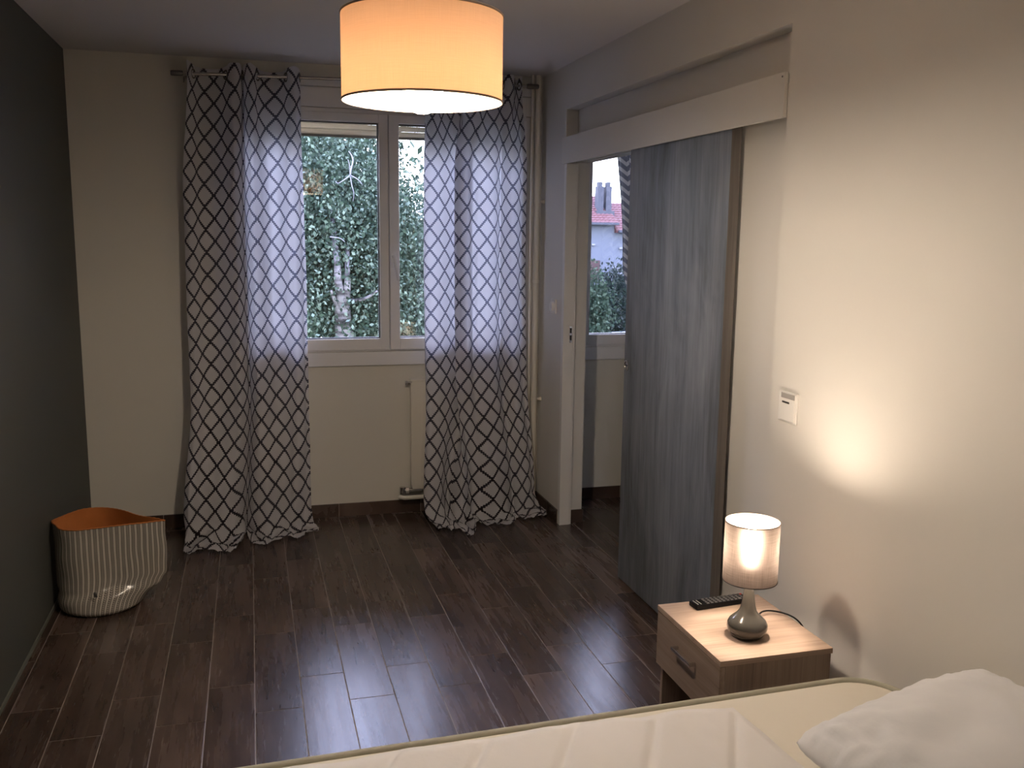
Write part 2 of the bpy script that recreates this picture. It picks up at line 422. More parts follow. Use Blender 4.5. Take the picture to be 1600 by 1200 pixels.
# window wall with two openings
W1 = (-0.055, 1.565, 0.955, 2.275)
W2 = (1.87, 3.2, 0.955, 2.275)
mb = MB(); ya, yb = YB, YB + 0.30
xs = [XL - 0.15, W1[0], W1[1], W2[0], W2[1], X2R + 0.15]
mb.box(xs[0], xs[1], ya, yb, -0.1, H); mb.box(xs[2], xs[3], ya, yb, -0.1, H); mb.box(xs[4], xs[5], ya, yb, -0.1, H)
for w in (W1, W2):
    mb.box(w[0], w[1], ya, yb, -0.1, w[2]); mb.box(w[0], w[1], ya, yb, w[3], H)
struct('wall_far', mb, MT['wall2'], 'cream window wall behind the patterned curtains')
struct('wall_left', B(XL - 0.15, XL, YN - 0.1, YB, -0.1, H), MT['darkwall'], 'dark grey painted side wall')
struct('wall_near', B(XL - 0.15, X2R + 0.15, YN - 0.25, YN, -0.1, H), MT['wall'])
mb = MB()
mb.box(XR, XIN, YN, YE, -0.1, H)
mb.box(XR, XIN, YE, YC, ZH, H)
mb.box(XR, XIN, YC, YB, -0.1, H)
mb.box(XREC, XIN, YE, 3.995, -0.1, ZH)
mb.box(XREC, XIN, 3.995, YC, 2.0, ZH)
struct('wall_right', mb, MT['wall'], 'warm white side wall with a shallow recess for the sliding door')
struct('wall_adjoining_near', B(XIN, X2R, Y2N - 0.1, Y2N, -0.1, H), MT['wall2'])
struct('wall_adjoining_right', B(X2R, X2R + 0.15, Y2N - 0.1, YB, -0.1, H), MT['wall2'])
struct('ceiling', B(XL - 0.15, X2R + 0.15, YN - 0.25, YB + 0.3, H, H + 0.12), MT['ceiling'], 'pale ceiling above the drum lamp')

# skirting tiles: each run is one piece of setting with its tiles as parts
def skirting(name, x0, x1, y0, y1, cuts, axis):
    base = struct(name, B(x0 + (0.002 if axis == 'y' else 0), x1 - (0.002 if axis == 'y' else 0), y0 + (0.002 if axis == 'x' else 0), y1 - (0.002 if axis == 'x' else 0), 0, 0.074), MT['grout'])
    lo, hi = (x0, x1) if axis == 'x' else (y0, y1)
    cs = [lo] + [c for c in cuts if lo + 0.02 < c < hi - 0.02] + [hi]
    for a, b in zip(cs[:-1], cs[1:]):
        a += 0.0012; b -= 0.0012
        w, l = (b - a, y1 - y0) if axis == 'x' else (x1 - x0, b - a)
        m = B(0, w, 0, l, 0, 0.0755, c=0.001).build('skirting_tile', MT['tilex' if axis == 'x' else 'tile'], base)
        m.location = (a, y0, 0) if axis == 'x' else (x0, a, 0)
    return base
skirting('baseboard_far', XL + 0.001, XR - 0.011, YB - 0.010, YB, [0.452 + 0.474 * k for k in range(-3, 3)], 'x')
skirting('baseboard_right', XR - 0.010, XR, YC + 0.002, YB - 0.001, [5.0], 'y')
skirting('baseboard_right_near', XR - 0.010, XR, YN, YE, [2.3, 1.83, 1.36, 0.9, 0.4], 'y')
skirting('baseboard_reveal', XREC + 0.004, XIN + 0.008, YC - 0.009, YC, [], 'x')
skirting('baseboard_adjoining', XIN + 0.001, X2R, YB - 0.010, YB, [2.185, 2.66, 3.13, 3.6], 'x')
struct('baseboard_left', B(XL, XL + 0.006, YN, YB - 0.011, 0.0, 0.018, c=0.002), MT['seal'])

# ------------------------------------------------------------------ windows
def window(name, w, with_handle, shutter_z, label):
    x0, x1, z0, z1 = w
    root = empty(name, (0, 0, 0)); tag(root, label, None, None, 'structure')
    xm = 0.5 * (x0 + x1)
    y0f, y1f = YB - 0.012, YB + 0.058
    fr = MB(); t = 0.028
    fr.box(x0, x0 + t, y0f, y1f, z0, z1, c=0.003); fr.box(x1 - t, x1, y0f, y1f, z0, z1, c=0.003)
    fr.box(x0 + t, x1 - t, y0f, y1f, z1 - t, z1, c=0.003); fr.box(x0 + t, x1 - t, y0f, y1f, z0, z0 + 0.014, c=0.003)
    fr.build('window_frame', MT['pvc'], root)
    glass_z0, glass_z1 = 1.029, 2.206
    seam = xm - 0.002
    for side in (0, 1):
        a, b = ((x0 + 0.022, seam - 0.001) if side == 0 else (seam + 0.001, x1 - 0.022))
        ys0, ys1 = (YB - 0.024, YB + 0.045) if side == 0 else (YB - 0.034, YB + 0.045)
        ga = a + 0.058 if side == 0 else a + 0.056; gb = b - 0.052 if side == 0 else b - 0.058
        s = MB()
        s.box(a, ga, ys0, ys1, z0 + 0.008, z1 - 0.02, c=0.006); s.box(gb, b, ys0, ys1, z0 + 0.008, z1 - 0.02, c=0.006)
        s.box(ga - 0.004, gb + 0.004, ys0, ys1, z0 + 0.008, glass_z0, c=0.006); s.box(ga - 0.004, gb + 0.004, ys0, ys1, glass_z1, z1 - 0.02, c=0.006)
        so = s.build('window_sash', MT['pvc'], root)
        gk = MB()   # dark gasket round the glass
        q = 0.004
        for (aa, bb, cc, dd) in ((ga, ga + q, glass_z0, glass_z1), (gb - q, gb, glass_z0, glass_z1), (ga + q, gb - q, glass_z0, glass_z0 + q), (ga + q, gb - q, glass_z1 - q, glass_z1)):
            gk.box(aa, bb, YB + 0.001, YB + 0.03, cc, dd)
        gk.build('gasket', MT['slot'], so)
        B(ga - 0.001, gb + 0.001, YB + 0.010, YB + 0.014, glass_z0 - 0.001, glass_z1 + 0.001).build('glass_pane', MT['glass'], so)
        if side == 1 and with_handle:
            hx = a + 0.018
            h = MB(); h.box(hx - 0.014, hx + 0.014, YB - 0.046, YB - 0.034, 1.425, 1.515, c=0.005)
            h.tube([(hx, YB - 0.046, 1.487), (hx, YB - 0.075, 1.487)], 0.009, 12)
            ho = h.build('window_handle', MT['pvc'], so, smooth='auto')
            lv = MB(); lv.tube([(hx, YB - 0.076, 1.490), (hx + 0.006, YB - 0.080, 1.46), (hx + 0.022, YB - 0.078, 1.36)], [0.010, 0.0095, 0.0085], 10)
            lv.build('lever', MT['pvc'], ho, smooth='auto') if False else lv.build('handle_lever', MT['pvc'], root, smooth='auto')
    B(x0 - 0.0, x1, YB - 0.018, YB - 0.0005, 0.875, z0 - 0.002, c=0.003).build('sill_panel', MT['pvc'], root)
    # roller shutter case above and lowered shutter edge outside
    B(x0 - 0.01, x1 + 0.005, YB - 0.028, YB - 0.0005, z1 + 0.002, 2.38, c=0.003).build('shutter_case', MT['pvc'], root)
    B(x0 - 0.02, x1 + 0.01, YB - 0.020, YB - 0.0005, 2.384, 2.432, c=0.003).build('shutter_case_lid', MT['pvc'], root)
    for k in range(5):
        zz = shutter_z + 0.03 * k
        s = MB(); prof = [(0, 0), (0.006, 0.003), (0.008, 0.014), (0.006, 0.026), (0, 0.029)]
        vs = []; 
        for x in (x0 + 0.01, x1 - 0.01):
            vs += [(x, YB + 0.12 - p, zz + q) for p, q in prof] + [(x, YB + 0.126, zz + 0.029), (x, YB + 0.126, zz)]
        n = 7
        s.add(vs, [(i, (i + 1) % n, n + (i + 1) % n, n + i) for i in range(n)] + [tuple(range(n)), tuple(range(2 * n - 1, n - 1, -1))])
        s.build('shutter_slat', MT['creampvc'], root)
    B(x0 + 0.01, x1 - 0.01, YB + 0.112, YB + 0.128, shutter_z - 0.014, shutter_z - 0.001, c=0.002).build('shutter_end_bar', MT['steel'], root)
    B(x0 - 0.0, x1, YB + 0.059, YB + 0.34, z0 - 0.03, z0 - 0.001, c=0.003).build('outer_sill', MT['outside'], root)
    return root
window('window_1', W1, True, 2.150, 'white double window between the two patterned curtains')
window('window_2', W2, False, 2.42 - 0.14, 'white window of the adjoining room seen through the doorway')
# vertical casing strip right of the window
t4 = struct('trim_1', B(1.500, 1.535, YB - 0.030, YB - 0.0005, 0.80, 2.375, c=0.002), MT['pvc'], 'white upright casing strip right of the window')
for z in (2.27, 2.18): MB().tube([(1.518, YB - 0.0315, z), (1.518, YB - 0.029, z)], 0.003, 8).build('screw', MT['steel'], t4)

# ------------------------------------------------------------------ doorway: post, pelmet, sliding door
post = empty('door_post', (0, 0, 0)); tag(post, 'white wooden door post at the doorway edge, left of the sliding door', None, None, 'structure')
p = MB(); p.box(1.636, 1.694, 4.785, YC, 0.0, 1.99, c=0.0015); p.box(1.6955, 1.7065, 4.790, YC, 0.0, 1.99, c=0.001)
p.build('post_board', MT['white'], post)
B(1.672, 1.687, 4.7832, 4.7852, 1.035, 1.125, c=0.0005).build('strike_plate', MT['chrome'], post)
sp = MB(); sp.box(1.675, 1.684, 4.7826, 4.7836, 1.088, 1.115); sp.box(1.675, 1.684, 4.7826, 4.7836, 1.048, 1.075); sp.build('strike_slot', MT['slot'], post)
pel = empty('pelmet', (1.64, 3.75, 1.99)); tag(pel, 'long white pelmet board hiding the rail over the sliding door', 'pelmet')
def child_world(o, parent):
    o.parent = parent; o.matrix_parent_inverse = Matrix.Translation(parent.location).inverted(); return o
child_world(B(1.628, 1.641, 2.676, 4.842, 1.990, 2.128, c=0.001).build('front_board', MT['pelmet']), pel)
child_world(B(1.6415, 1.706, 2.700, 4.818, 2.112, 2.127, c=0.001).build('top_board', MT['pelmet']), pel)
child_world(MB().tube([(1.6265, 2.690, 2.115), (1.629, 2.690, 2.115)], 0.003, 8).build('screw', MT['steel']), pel)

dr = empty('door_1', (1.67, 3.49, 0.0)); tag(dr, 'grey wood-grain sliding door hanging in front of the recess wall', None, None, 'structure')
DX0, DX1, DY0, DY1 = 1.650, 1.689, 3.036, 3.946
child_world(B(DX0, DX1, DY0 + 0.0015, DY1, 0.008, 2.06, c=0.0008).build('door_leaf', MT['doorlam']), dr)
child_world(B(DX0 + 0.0005, DX1 - 0.0005, DY0, DY0 + 0.0014, 0.009, 2.059).build('edge_band', MT['dooredge']), dr)
ring = MB()
prof = [(0.026, 0.0), (0.026, 0.0025), (0.024, 0.0035), (0.019, 0.0035), (0.0175, 0.001), (0.0, 0.0006)]
n = 32; vs = []
for r_, h_ in prof: vs += [(DX0 - h_, 3.917 + r_ * math.cos(2 * PI * k / n), 1.030 + r_ * math.sin(2 * PI * k / n)) for k in range(n)]
ring.add(vs, [(i * n + k, i * n + (k + 1) % n, (i + 1) * n + (k + 1) % n, (i + 1) * n + k) for i in range(len(prof) - 1) for k in range(n)])
child_world(ring.build('pull_ring', MT['chrome'], smooth='auto'), dr)
child_world(B(DX0 - 0.002, DX0 - 0.0007, 3.905, 3.929, 1.026, 1.034, c=0.0004).build('turn_knob', MT['steel']), dr)

# ------------------------------------------------------------------ curtain rod
YR = 5.144
rod = empty('curtain_rod', (0.62, YR, 2.40)); tag(rod, 'thin metal curtain rod across the top of the window', 'curtain rod')
ZR = lambda x: 2.398 + (x + 0.347) * 0.0175
child_world(MB().tube([(-0.30, YR, ZR(-0.30)), (0.45, YR, ZR(0.45))], 0.0085, 14).build('rod_outer_tube', MT['chrome'], smooth='auto'), rod)
child_world(MB().tube([(0.44, YR, ZR(0.44)), (1.545, YR, ZR(1.545))], 0.0068, 14).build('rod_inner_tube', MT['chrome'], smooth='auto'), rod)
for a, b in ((-0.352, -0.292), (1.515, 1.585)):
    f = MB(); f.tube([(a, YR, ZR(a)), (a + 0.006, YR, ZR(a)), (b - 0.006, YR, ZR(b)), (b, YR, ZR(b))], [0.011, 0.0135, 0.0135, 0.0105], 16)
    child_world(f.build('finial', MT['steel'], smooth='auto'), rod)
for x in (-0.285, 1.50):
    f = MB(); f.tube([(x, YB, ZR(x) - 0.0), (x, YR + 0.004, ZR(x) - 0.0)], 0.005, 10); f.box(x - 0.014, x + 0.014, YB - 0.005, YB, ZR(x) - 0.03, ZR(x) + 0.03, c=0.001)
    child_world(f.build('bracket', MT['chrome'], smooth='auto'), rod)

# ------------------------------------------------------------------ curtains
def crom(P, n):
    out = []; m = len(P)
    for i in range(n):
        t = i / (n - 1) * (m - 1); k = min(int(t), m - 2); f = t - k
        p0, p1, p2, p3 = P[max(k - 1, 0)], P[k], P[k + 1], P[min(k + 2, m - 1)]
        out.append(tuple(0.5 * (2 * b + (c - a) * f + (2 * a - 5 * b + 4 * c - d) * f * f + (3 * b - a - 3 * c + d) * f ** 3) for a, b, c, d in zip(p0, p1, p2, p3)))
    return out
def sm(t): t = max(0, min(1, t)); return t * t * (3 - 2 * t)
def curtain(name, label, levels, ztop, hem, u0=0.0, mat='lattice', group=None, seed=0, rod_z=2.40, lean=0.11, eyelets=True, cat='curtain', NC=230, NR=170, yref=YR):
    """levels: [(z, [(x, dy)...])] top to bottom; hem(s) -> (forward, side) spread on the floor"""
    L = [(z, crom(P, NC)) for z, P in levels]
    mid = L[len(L) // 2][1]
    U = [u0]
    for i in range(1, NC): U.append(U[-1] + math.hypot(mid[i][0] - mid[i - 1][0], mid[i][1] - mid[i - 1][1]))
    def at(z, i):
        if z >= L[0][0]: return L[0][1][i]
        for (za, A), (zb, Bq) in zip(L[:-1], L[1:]):
            if z >= zb:
                f = sm((za - z) / (za - zb)); return (A[i][0] * (1 - f) + Bq[i][0] * f, A[i][1] * (1 - f) + Bq[i][1] * f)
        return L[-1][1][i]
    total = ztop + 0.13
    rows = []; uvs = []
    for j in range(NR):
        d = total * (j / (NR - 1))
        row = []; uv = []
        for i in range(NC):
            s = i / (NC - 1)
            z = ztop - d; fwd = 0.0
            x, dy = at(max(z, 0.0), i)
            zb = 0.13 + 0.05 * noise.noise(Vector((s * 7 + seed, 3.1, 0)))
            if z < zb:                      # cloth breaks and runs out over the floor
                e = (zb - z); turn = 0.16
                ang = min(e / turn, 1.0) * (PI / 2) * 0.94
                rr_ = turn / (PI / 2)
                if e < turn: zz = zb - rr_ * math.sin(ang) * 1.12; fwd = rr_ * (1 - math.cos(ang))
                else: zz = zb - rr_ * math.sin(ang) * 1.12 - 0.02 * (e - turn); fwd = rr_ * (1 - math.cos(ang)) + (e - turn)
                hf, hs = hem(s)
                fwd = fwd * hf; x += hs * min(1, e / 0.2)
                w = min(1, e / 0.12)
                zz = max(zz, 0.006 + 0.004 * w) + w * 0.030 * abs(noise.noise(Vector((s * 16 + seed, e * 14, 1.3)))) + w * 0.010 * abs(noise.noise(Vector((s * 45 + seed, e * 30, 7.3))))
                x += w * 0.026 * noise.noise(Vector((s * 14, e * 9 + seed, 5.0)))
                fwd += w * 0.022 * noise.noise(Vector((s * 11 + seed, e * 6, 9.0)))
                z = zz
            ln = lean * sm((1.5 - max(z, 0)) / 1.5) if lean else 0
            wr = (0.010 + 0.010 * sm((1.0 - z) / 0.8)) * noise.noise(Vector((s * 9 + seed, z * 1.8, 0.5))) + 0.004 * noise.noise(Vector((s * 30 + seed, z * 5, 2.5)))
            top_f = sm((ztop - z) / 0.3)
            zt = z
            if j < 14 and eyelets: zt = z + (1 - j / 14) * 0.018 * (-dy / 0.05) * 0.6 + (1 - j / 14) * 0.006 * noise.noise(Vector((s * 20, 0, seed)))
            row.append((x + wr * 0.5 * top_f, yref + dy - ln - fwd + wr * top_f, zt)); uv.append((U[i], d))
        rows.append(row); uvs.append(uv)
    root = empty(name, (sum(p[0] for p in mid) / NC, yref, 0.0)); tag(root, label, cat, group)
    mb = MB(); mb.grid(rows, uvs)
    c = mb.build('curtain_panel', MT[mat], smooth=True, fix=False); child_world(c, root)
    if eyelets:
        T = L[0][1]
        for i in range(4, NC - 4):
            if T[i][1] * T[i + 1][1] < 0:
                x = T[i][0]; zc = rod_z(x)
                dx, dy = T[i + 1][0] - T[i][0], T[i + 1][1] - T[i][1]; l = math.hypot(dx, dy); dx /= l; dy /= l
                g = MB(); n_, m_ = 28, 8; P = []
                for k in range(n_):
                    a = 2 * PI * k / n_
                    P.append([(x + (0.021 + 0.0045 * math.cos(2 * PI * q / m_)) * math.cos(a) * dx - 0.003 * math.sin(2 * PI * q / m_) * dy,
                               YR + (0.021 + 0.0045 * math.cos(2 * PI * q / m_)) * math.cos(a) * dy + 0.003 * math.sin(2 * PI * q / m_) * dx,
                               zc + (0.021 + 0.0045 * math.cos(2 * PI * q / m_)) * math.sin(a)) for q in range(m_)])
                P.append(P[0]); g.grid(P, closed=True)
                child_world(g.build('eyelet', MT['steel'], smooth=True), root)
    return root
A = 0.05
topL = [(-.272, -.045), (-.268, -.055), (-.255, -.035), (-.240, .005), (-.215, .040), (-.165, .050), (-.115, .040), (-.085, .0), (-.065, -.045), (-.035, -.055), (-.012, -.03), (-.004, .03), (.004, -.03), (.030, -.056), (.055, -.035), (.070, .0), (.100, .040), (.150, .048), (.195, .030), (.213, .0), (.228, -.04), (.255, -.052), (.275, -.03), (.285, .01)]
midL = [(-.300, -.020), (-.318, -.045), (-.290, -.060), (-.265, -.035), (-.235, .005), (-.185, .020), (-.135, .0), (-.095, -.035), (-.070, -.050), (-.050, -.030), (-.030, .010), (-.018, .055), (-.006, .010), (.020, -.045), (.055, -.040), (.085, -.010), (.115, .015), (.160, .010), (.190, -.020), (.215, -.045), (.240, -.050), (.262, -.030), (.275, .0), (.290, .005)]
botL = [(-.345, .020), (-.375, -.040), (-.355, -.080), (-.330, -.090), (-.285, -.055), (-.230, -.060), (-.180, -.085), (-.140, -.090), (-.105, -.060), (-.080, -.010), (-.062, .045), (-.050, .080), (-.038, .045), (-.015, -.020), (.020, -.055), (.060, -.070), (.095, -.045), (.130, -.020), (.165, -.035), (.195, -.060), (.225, -.050), (.250, -.030), (.270, -.020), (.285, -.010)]
curtain('curtain', 'grey curtain with dark stepped diamond lattice, on the left of the window',
        [(2.42, topL), (1.75, midL), (0.80, midL), (0.10, botL)], 2.445,
        lambda s: (1.0 + 0.25 * math.sin(s * 5.0) - 0.9 * math.exp(-((s - 0.47) / 0.06) ** 2) - 0.35 * sm((s - 0.8) / 0.2), 0.03 * sm((s - 0.9) / 0.1)),
        0.02, group='lattice patterned window curtains', seed=2.0, rod_z=ZR)
topR = [(.945, -.03), (.955, -.05), (.985, -.045), (1.010, .0), (1.040, .045), (1.075, .045), (1.100, .0), (1.115, -.045), (1.135, -.052), (1.150, -.02), (1.158, .03), (1.170, -.01), (1.200, -.05), (1.245, -.045), (1.270, .0), (1.300, .040), (1.345, .040), (1.375, .0), (1.395, -.045), (1.425, -.045), (1.445, .0), (1.460, .03), (1.472, .0), (1.480, -.03)]
midR = [(.935, .010), (.935, -.030), (.965, -.050), (1.010, -.045), (1.060, -.015), (1.110, .025), (1.165, .045), (1.195, .040), (1.160, .020), (1.112, .0), (1.102, -.035), (1.130, -.058), (1.175, -.058), (1.205, -.025), (1.235, -.045), (1.290, -.050), (1.335, -.030), (1.365, .015), (1.380, .035), (1.395, -.005), (1.425, -.045), (1.460, -.040), (1.500, .010), (1.520, -.010)]
botR = [(.925, .0), (.905, -.040), (.930, -.070), (.975, -.065), (1.010, -.030), (1.035, .020), (1.055, .040), (1.070, -.010), (1.100, -.065), (1.130, -.075), (1.160, -.040), (1.175, .010), (1.190, -.030), (1.230, -.075), (1.290, -.085), (1.345, -.070), (1.395, -.035), (1.425, .0), (1.445, -.010), (1.475, -.035), (1.510, -.040), (1.535, -.02), (1.552, .0), (1.565, .005)]
curtain('curtain', 'grey curtain with dark stepped diamond lattice, in front of the radiator',
        [(2.42, topR), (1.95, midR), (0.85, midR), (0.15, botR)], 2.470,
        lambda s: (0.75 + 0.95 * math.exp(-((s - 0.30) / 0.13) ** 2) - 0.15 * sm((s - 0.6) / 0.4), 0.055 * sm((s - 0.80) / 0.2) + 0.05 * sm((0.15 - s) / 0.15)),
        0.03, group='lattice patterned window curtains', seed=6.3, rod_z=ZR)
# curtain of the adjoining room, swept to its right
tp = [(2.02 + 0.036 * k, -0.03 * (-1) ** k) for k in range(15)]
md = [(2.10 + 0.031 * k, -0.03 * (-1) ** k) for k in range(15)]
bt = [(2.20 + 0.022 * k, -0.025 * (-1) ** k) for k in range(15)]
lw = [(2.14 + 0.026 * k, -0.03 * (-1) ** k) for k in range(15)]
curtain('curtain', 'grey chevron striped curtain in the adjoining room, half behind the sliding door',
        [(2.45, tp), (1.5, md), (1.0, bt), (0.2, lw)], 2.42, lambda s: (0.3, 0), 0, 'chevron', None, 9.0, lean=0.0, eyelets=False, NC=110, NR=80, yref=5.13)
r2 = empty('curtain_rod', (2.4, 5.13, 2.4)); tag(r2, 'curtain rod of the adjoining room above its chevron curtain', 'curtain rod')
child_world(MB().tube([(1.83, 5.13, 2.432), (3.35, 5.13, 2.432)], 0.008, 12).build('rod_tube', MT['chrome'], smooth='auto'), r2)
for x in (1.9, 3.3): child_world(MB().tube([(x, YB, 2.432), (x, 5.13, 2.432)], 0.005, 8).build('bracket', MT['chrome'], smooth='auto'), r2)

# ------------------------------------------------------------------ radiator
rad = empty('radiator', (1.16, 5.18, 0.10)); tag(rad, 'cream panel radiator low on the wall, mostly behind a curtain', 'radiator')
RX0, RX1, RY0, RY1, RZ0, RZ1 = 0.868, 1.42, 5.165, 5.215, 0.155, 0.785
fp = MB(); fp.box(RX0, RX1, RY0, RY0 + 0.012, RZ0, RZ1, c=0.004)
k = RX0 + 0.05
while k < RX1 - 0.03:
    fp.box(k, k + 0.022, RY0 - 0.004, RY0 + 0.001, RZ0 + 0.03, RZ1 - 0.03, c=0.0015); k += 0.045
child_world(fp.build('front_panel', MT['radiator'], smooth='auto'), rad)
child_world(B(RX0, RX1, RY1 - 0.012, RY1, RZ0, RZ1, c=0.004).build('rear_panel', MT['radiator'], smooth='auto'), rad)
child_world(B(RX0 - 0.006, RX0 + 0.004, RY0 + 0.004, RY1 - 0.003, RZ0 + 0.02, RZ1 - 0.01, c=0.002).build('side_cover', MT['radiator']), rad)
tg = MB(); tg.box(RX0 - 0.008, RX1, RY0 - 0.002, RY1 + 0.002, RZ1, RZ1 + 0.012, c=0.003)
child_world(tg.build('top_grille', MT['radiator']), rad)
vp = MB(); vp.tube([(RX0 - 0.03, 5.19, 0.775), (RX0 + 0.02, 5.19, 0.775)], 0.009, 10)
vp.tube([(RX0 - 0.035, 5.19, 0.775), (RX0 - 0.022, 5.19, 0.775)], 0.013, 6)
child_world(vp.build('air_valve', MT['chrome'], smooth='auto'), rad)
vv = MB(); vv.tube([(RX0 + 0.06, 5.19, 0.145), (RX0 - 0.045, 5.19, 0.145)], 0.013, 12)
vv.tube([(RX0 - 0.020, 5.19, 0.145), (RX0 - 0.038, 5.19, 0.145)], 0.019, 6)
vv.tube([(RX0 - 0.055, 5.19, 0.165), (RX0 - 0.055, 5.19, 0.125)], 0.017, 14)
vv.tube([(RX0 - 0.055, 5.19, 0.145), (RX0 - 0.055, 5.237, 0.145)], 0.009, 10)
child_world(vv.build('valve', MT['chrome'], smooth='auto'), rad)
lp = MB(); lp.tube([(RX0 - 0.075, 5.185, 0.110), (RX0 - 0.05, 5.17, 0.106), (RX0 + 0.1, 5.17, 0.106), (1.40, 5.17, 0.108)], 0.013, 12)
child_world(lp.build('feed_pipe', MT['radiator'], smooth='auto'), rad)
for x in (RX0 + 0.12, RX1 - 0.1):
    child_world(B(x - 0.015, x + 0.015, RY1, YB, 0.3, 0.7, c=0.002).build('wall_bracket', MT['radiator']), rad)

# ------------------------------------------------------------------ heating pipes
def pipe(label, x, r, segs, zz=(0.0, H)):
    root = empty('heating_pipe', (x, 5.19, 0)); tag(root, label, 'pipe')
    child_world(MB().tube([(x, 5.19, zz[0]), (x, 5.19, zz[1])], r, 16).build('pipe', MT['radiator'], smooth='auto'), root)
    for z in segs: child_world(MB().tube([(x, 5.19, z - .012), (x, 5.19, z - .011), (x, 5.19, z + .011), (x, 5.19, z + .012)], [r, r + .004, r + .004, r], 16).build('joint_collar', MT['radiator'], smooth='auto'), root)
    return root
pf = pipe('thick cream heating pipe upright in the corner right of the curtain', 1.600, 0.0165, (1.35,))
pt = pipe('thin cream heating pipe beside the thick corner pipe', 1.566, 0.008, ())
for z in (1.805, 0.655):
    g = MB(); g.tube([(1.600, 5.19, z - .008), (1.600, 5.19, z + .008)], 0.0195, 16)
    g.tube([(1.617, 5.19, z), (1.630, 5.19, z), (XR, 5.19, z)], [0.006, 0.009, 0.015], 14)
    child_world(g.build('wall_clip', MT['radiator'], smooth='auto'), pf)

# ------------------------------------------------------------------ wall switches
sw = empty('wall_socket', (XR, 4.955, 1.22)); tag(sw, 'small white socket on the wall between curtain and door post', 'switch')
child_world(B(XR - 0.012, XR, 4.918, 4.998, 1.182, 1.262, c=0.003).build('cover_plate', MT['white']), sw)
child_world(MB().tube([(XR - 0.030, 4.945, 1.222), (XR - 0.011, 4.945, 1.222)], 0.026, 24).build('round_insert', MT['white'], smooth='auto'), sw)
sw = empty('wall_switch', (XR, 2.563, 1.084)); tag(sw, 'white wall switch plate with grey top strip above the lit table lamp', 'switch')
child_world(B(XR - 0.007, XR, 2.512, 2.616, 1.034, 1.132, c=0.003).build('cover_plate', MT['white']), sw)
child_world(B(XR - 0.0115, XR - 0.0065, 2.520, 2.598, 1.040, 1.128, c=0.002).build('rocker_plate', MT['white']), sw)
child_world(B(XR - 0.0130, XR - 0.0110, 2.519, 2.594, 1.112, 1.128, c=0.0008).build('grey_strip', MT['greyplastic']), sw)
child_world(B(XR - 0.0125, XR - 0.0110, 2.548, 2.588, 1.096, 1.102, c=0.0005).build('slot_mark', MT['steel']), sw)

# ------------------------------------------------------------------ ceiling drum lamp
LX, LY, LZ0, LZ1, LR = 0.423, 2.342, 1.936, 2.137, 0.1965
lamp = empty('ceiling_lamp', (LX, LY, H)); tag(lamp, 'large lit beige drum lamp hanging from the ceiling', 'lamp')
def L_(mb, name, mat, sm_='auto', fix=True): return child_world(mb.build(name, mat, smooth=sm_, fix=fix), lamp)
shade = L_(MB().lathe([(LR, LZ0 + (LZ1 - LZ0) * i / 6) for i in range(7)], LX, LY, 96, uvlen=LR), 'lamp_shade', MT['bigshade'], True)
for z in (LZ0, LZ1):
    rt = MB(); P = []
    for k in range(96):
        a = 2 * PI * k / 96; P.append([(LX + (LR + .0022 * math.cos(q * PI / 4)) * math.cos(a), LY + (LR + .0022 * math.cos(q * PI / 4)) * math.sin(a), z + .0028 * math.sin(q * PI / 4)) for q in range(8)])
    P.append(P[0]); rt.grid(P, closed=True); L_(rt, 'rim_ring', MT['rimtape'], True)
sp = MB()
for k in range(3):
    a = 2 * PI * k / 3 + 0.5; sp.tube([(LX + 0.02 * math.cos(a), LY + 0.02 * math.sin(a), LZ1 - 0.03), (LX + (LR - .001) * math.cos(a), LY + (LR - .001) * math.sin(a), LZ1 - 0.003)], 0.0022, 6)
sp.lathe([(0.020, LZ1 - 0.034), (0.024, LZ1 - 0.030), (0.020, LZ1 - 0.026)], LX, LY, 24)
L_(sp, 'spider_fitting', MT['white'])
L_(MB().tube([(LX, LY, H - 0.03), (LX, LY, LZ1 - 0.02)], 0.0035, 8), 'cord', MT['white'])
L_(MB().lathe([(0.0, H - 0.055), (0.012, H - 0.054), (0.045, H - 0.012), (0.05, H)], LX, LY, 32), 'ceiling_rose', MT['white'])
L_(MB().lathe([(0.0, LZ1 - 0.02), (0.018, LZ1 - 0.02), (0.020, LZ1 - 0.06), (0.016, LZ1 - 0.095), (0, LZ1 - 0.095)], LX, LY, 24), 'bulb_socket', MT['white'])
zc, rb = 1.956, 0.050
pr = [(0.0, zc - rb)] + [(rb * math.cos(t), zc + rb * math.sin(t)) for t in [math.radians(a) for a in range(-75, 56, 13)]] + [(0.015, zc + 0.075), (0.013, LZ1 - 0.094)]
L_(MB().lathe(pr, LX, LY, 24), 'bulb', MT['bulb1'], True)

# ------------------------------------------------------------------ nightstand
NX0, NX1, NY0, NY1, NZ = 1.195, 1.545, 2.122, 2.528, 0.48
ns = empty('nightstand', ((NX0 + NX1) / 2, (NY0 + NY1) / 2, 0)); tag(ns, 'pale oak nightstand with one drawer between bed and sliding door', 'nightstand')
def N_(mb, name, mat, sm_=False): return child_world(mb.build(name, mat, smooth=sm_), ns)
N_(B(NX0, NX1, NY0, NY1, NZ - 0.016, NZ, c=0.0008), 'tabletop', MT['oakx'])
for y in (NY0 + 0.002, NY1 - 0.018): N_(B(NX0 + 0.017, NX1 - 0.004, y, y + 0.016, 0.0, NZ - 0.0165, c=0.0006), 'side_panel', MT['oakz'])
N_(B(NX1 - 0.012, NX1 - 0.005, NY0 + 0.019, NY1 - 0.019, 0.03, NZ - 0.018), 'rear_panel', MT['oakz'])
N_(B(NX0 + 0.019, NX1 - 0.013, NY0 + 0.019, NY1 - 0.019, 0.050, 0.066, c=0.0006), 'bottom_shelf', MT['oaky'])
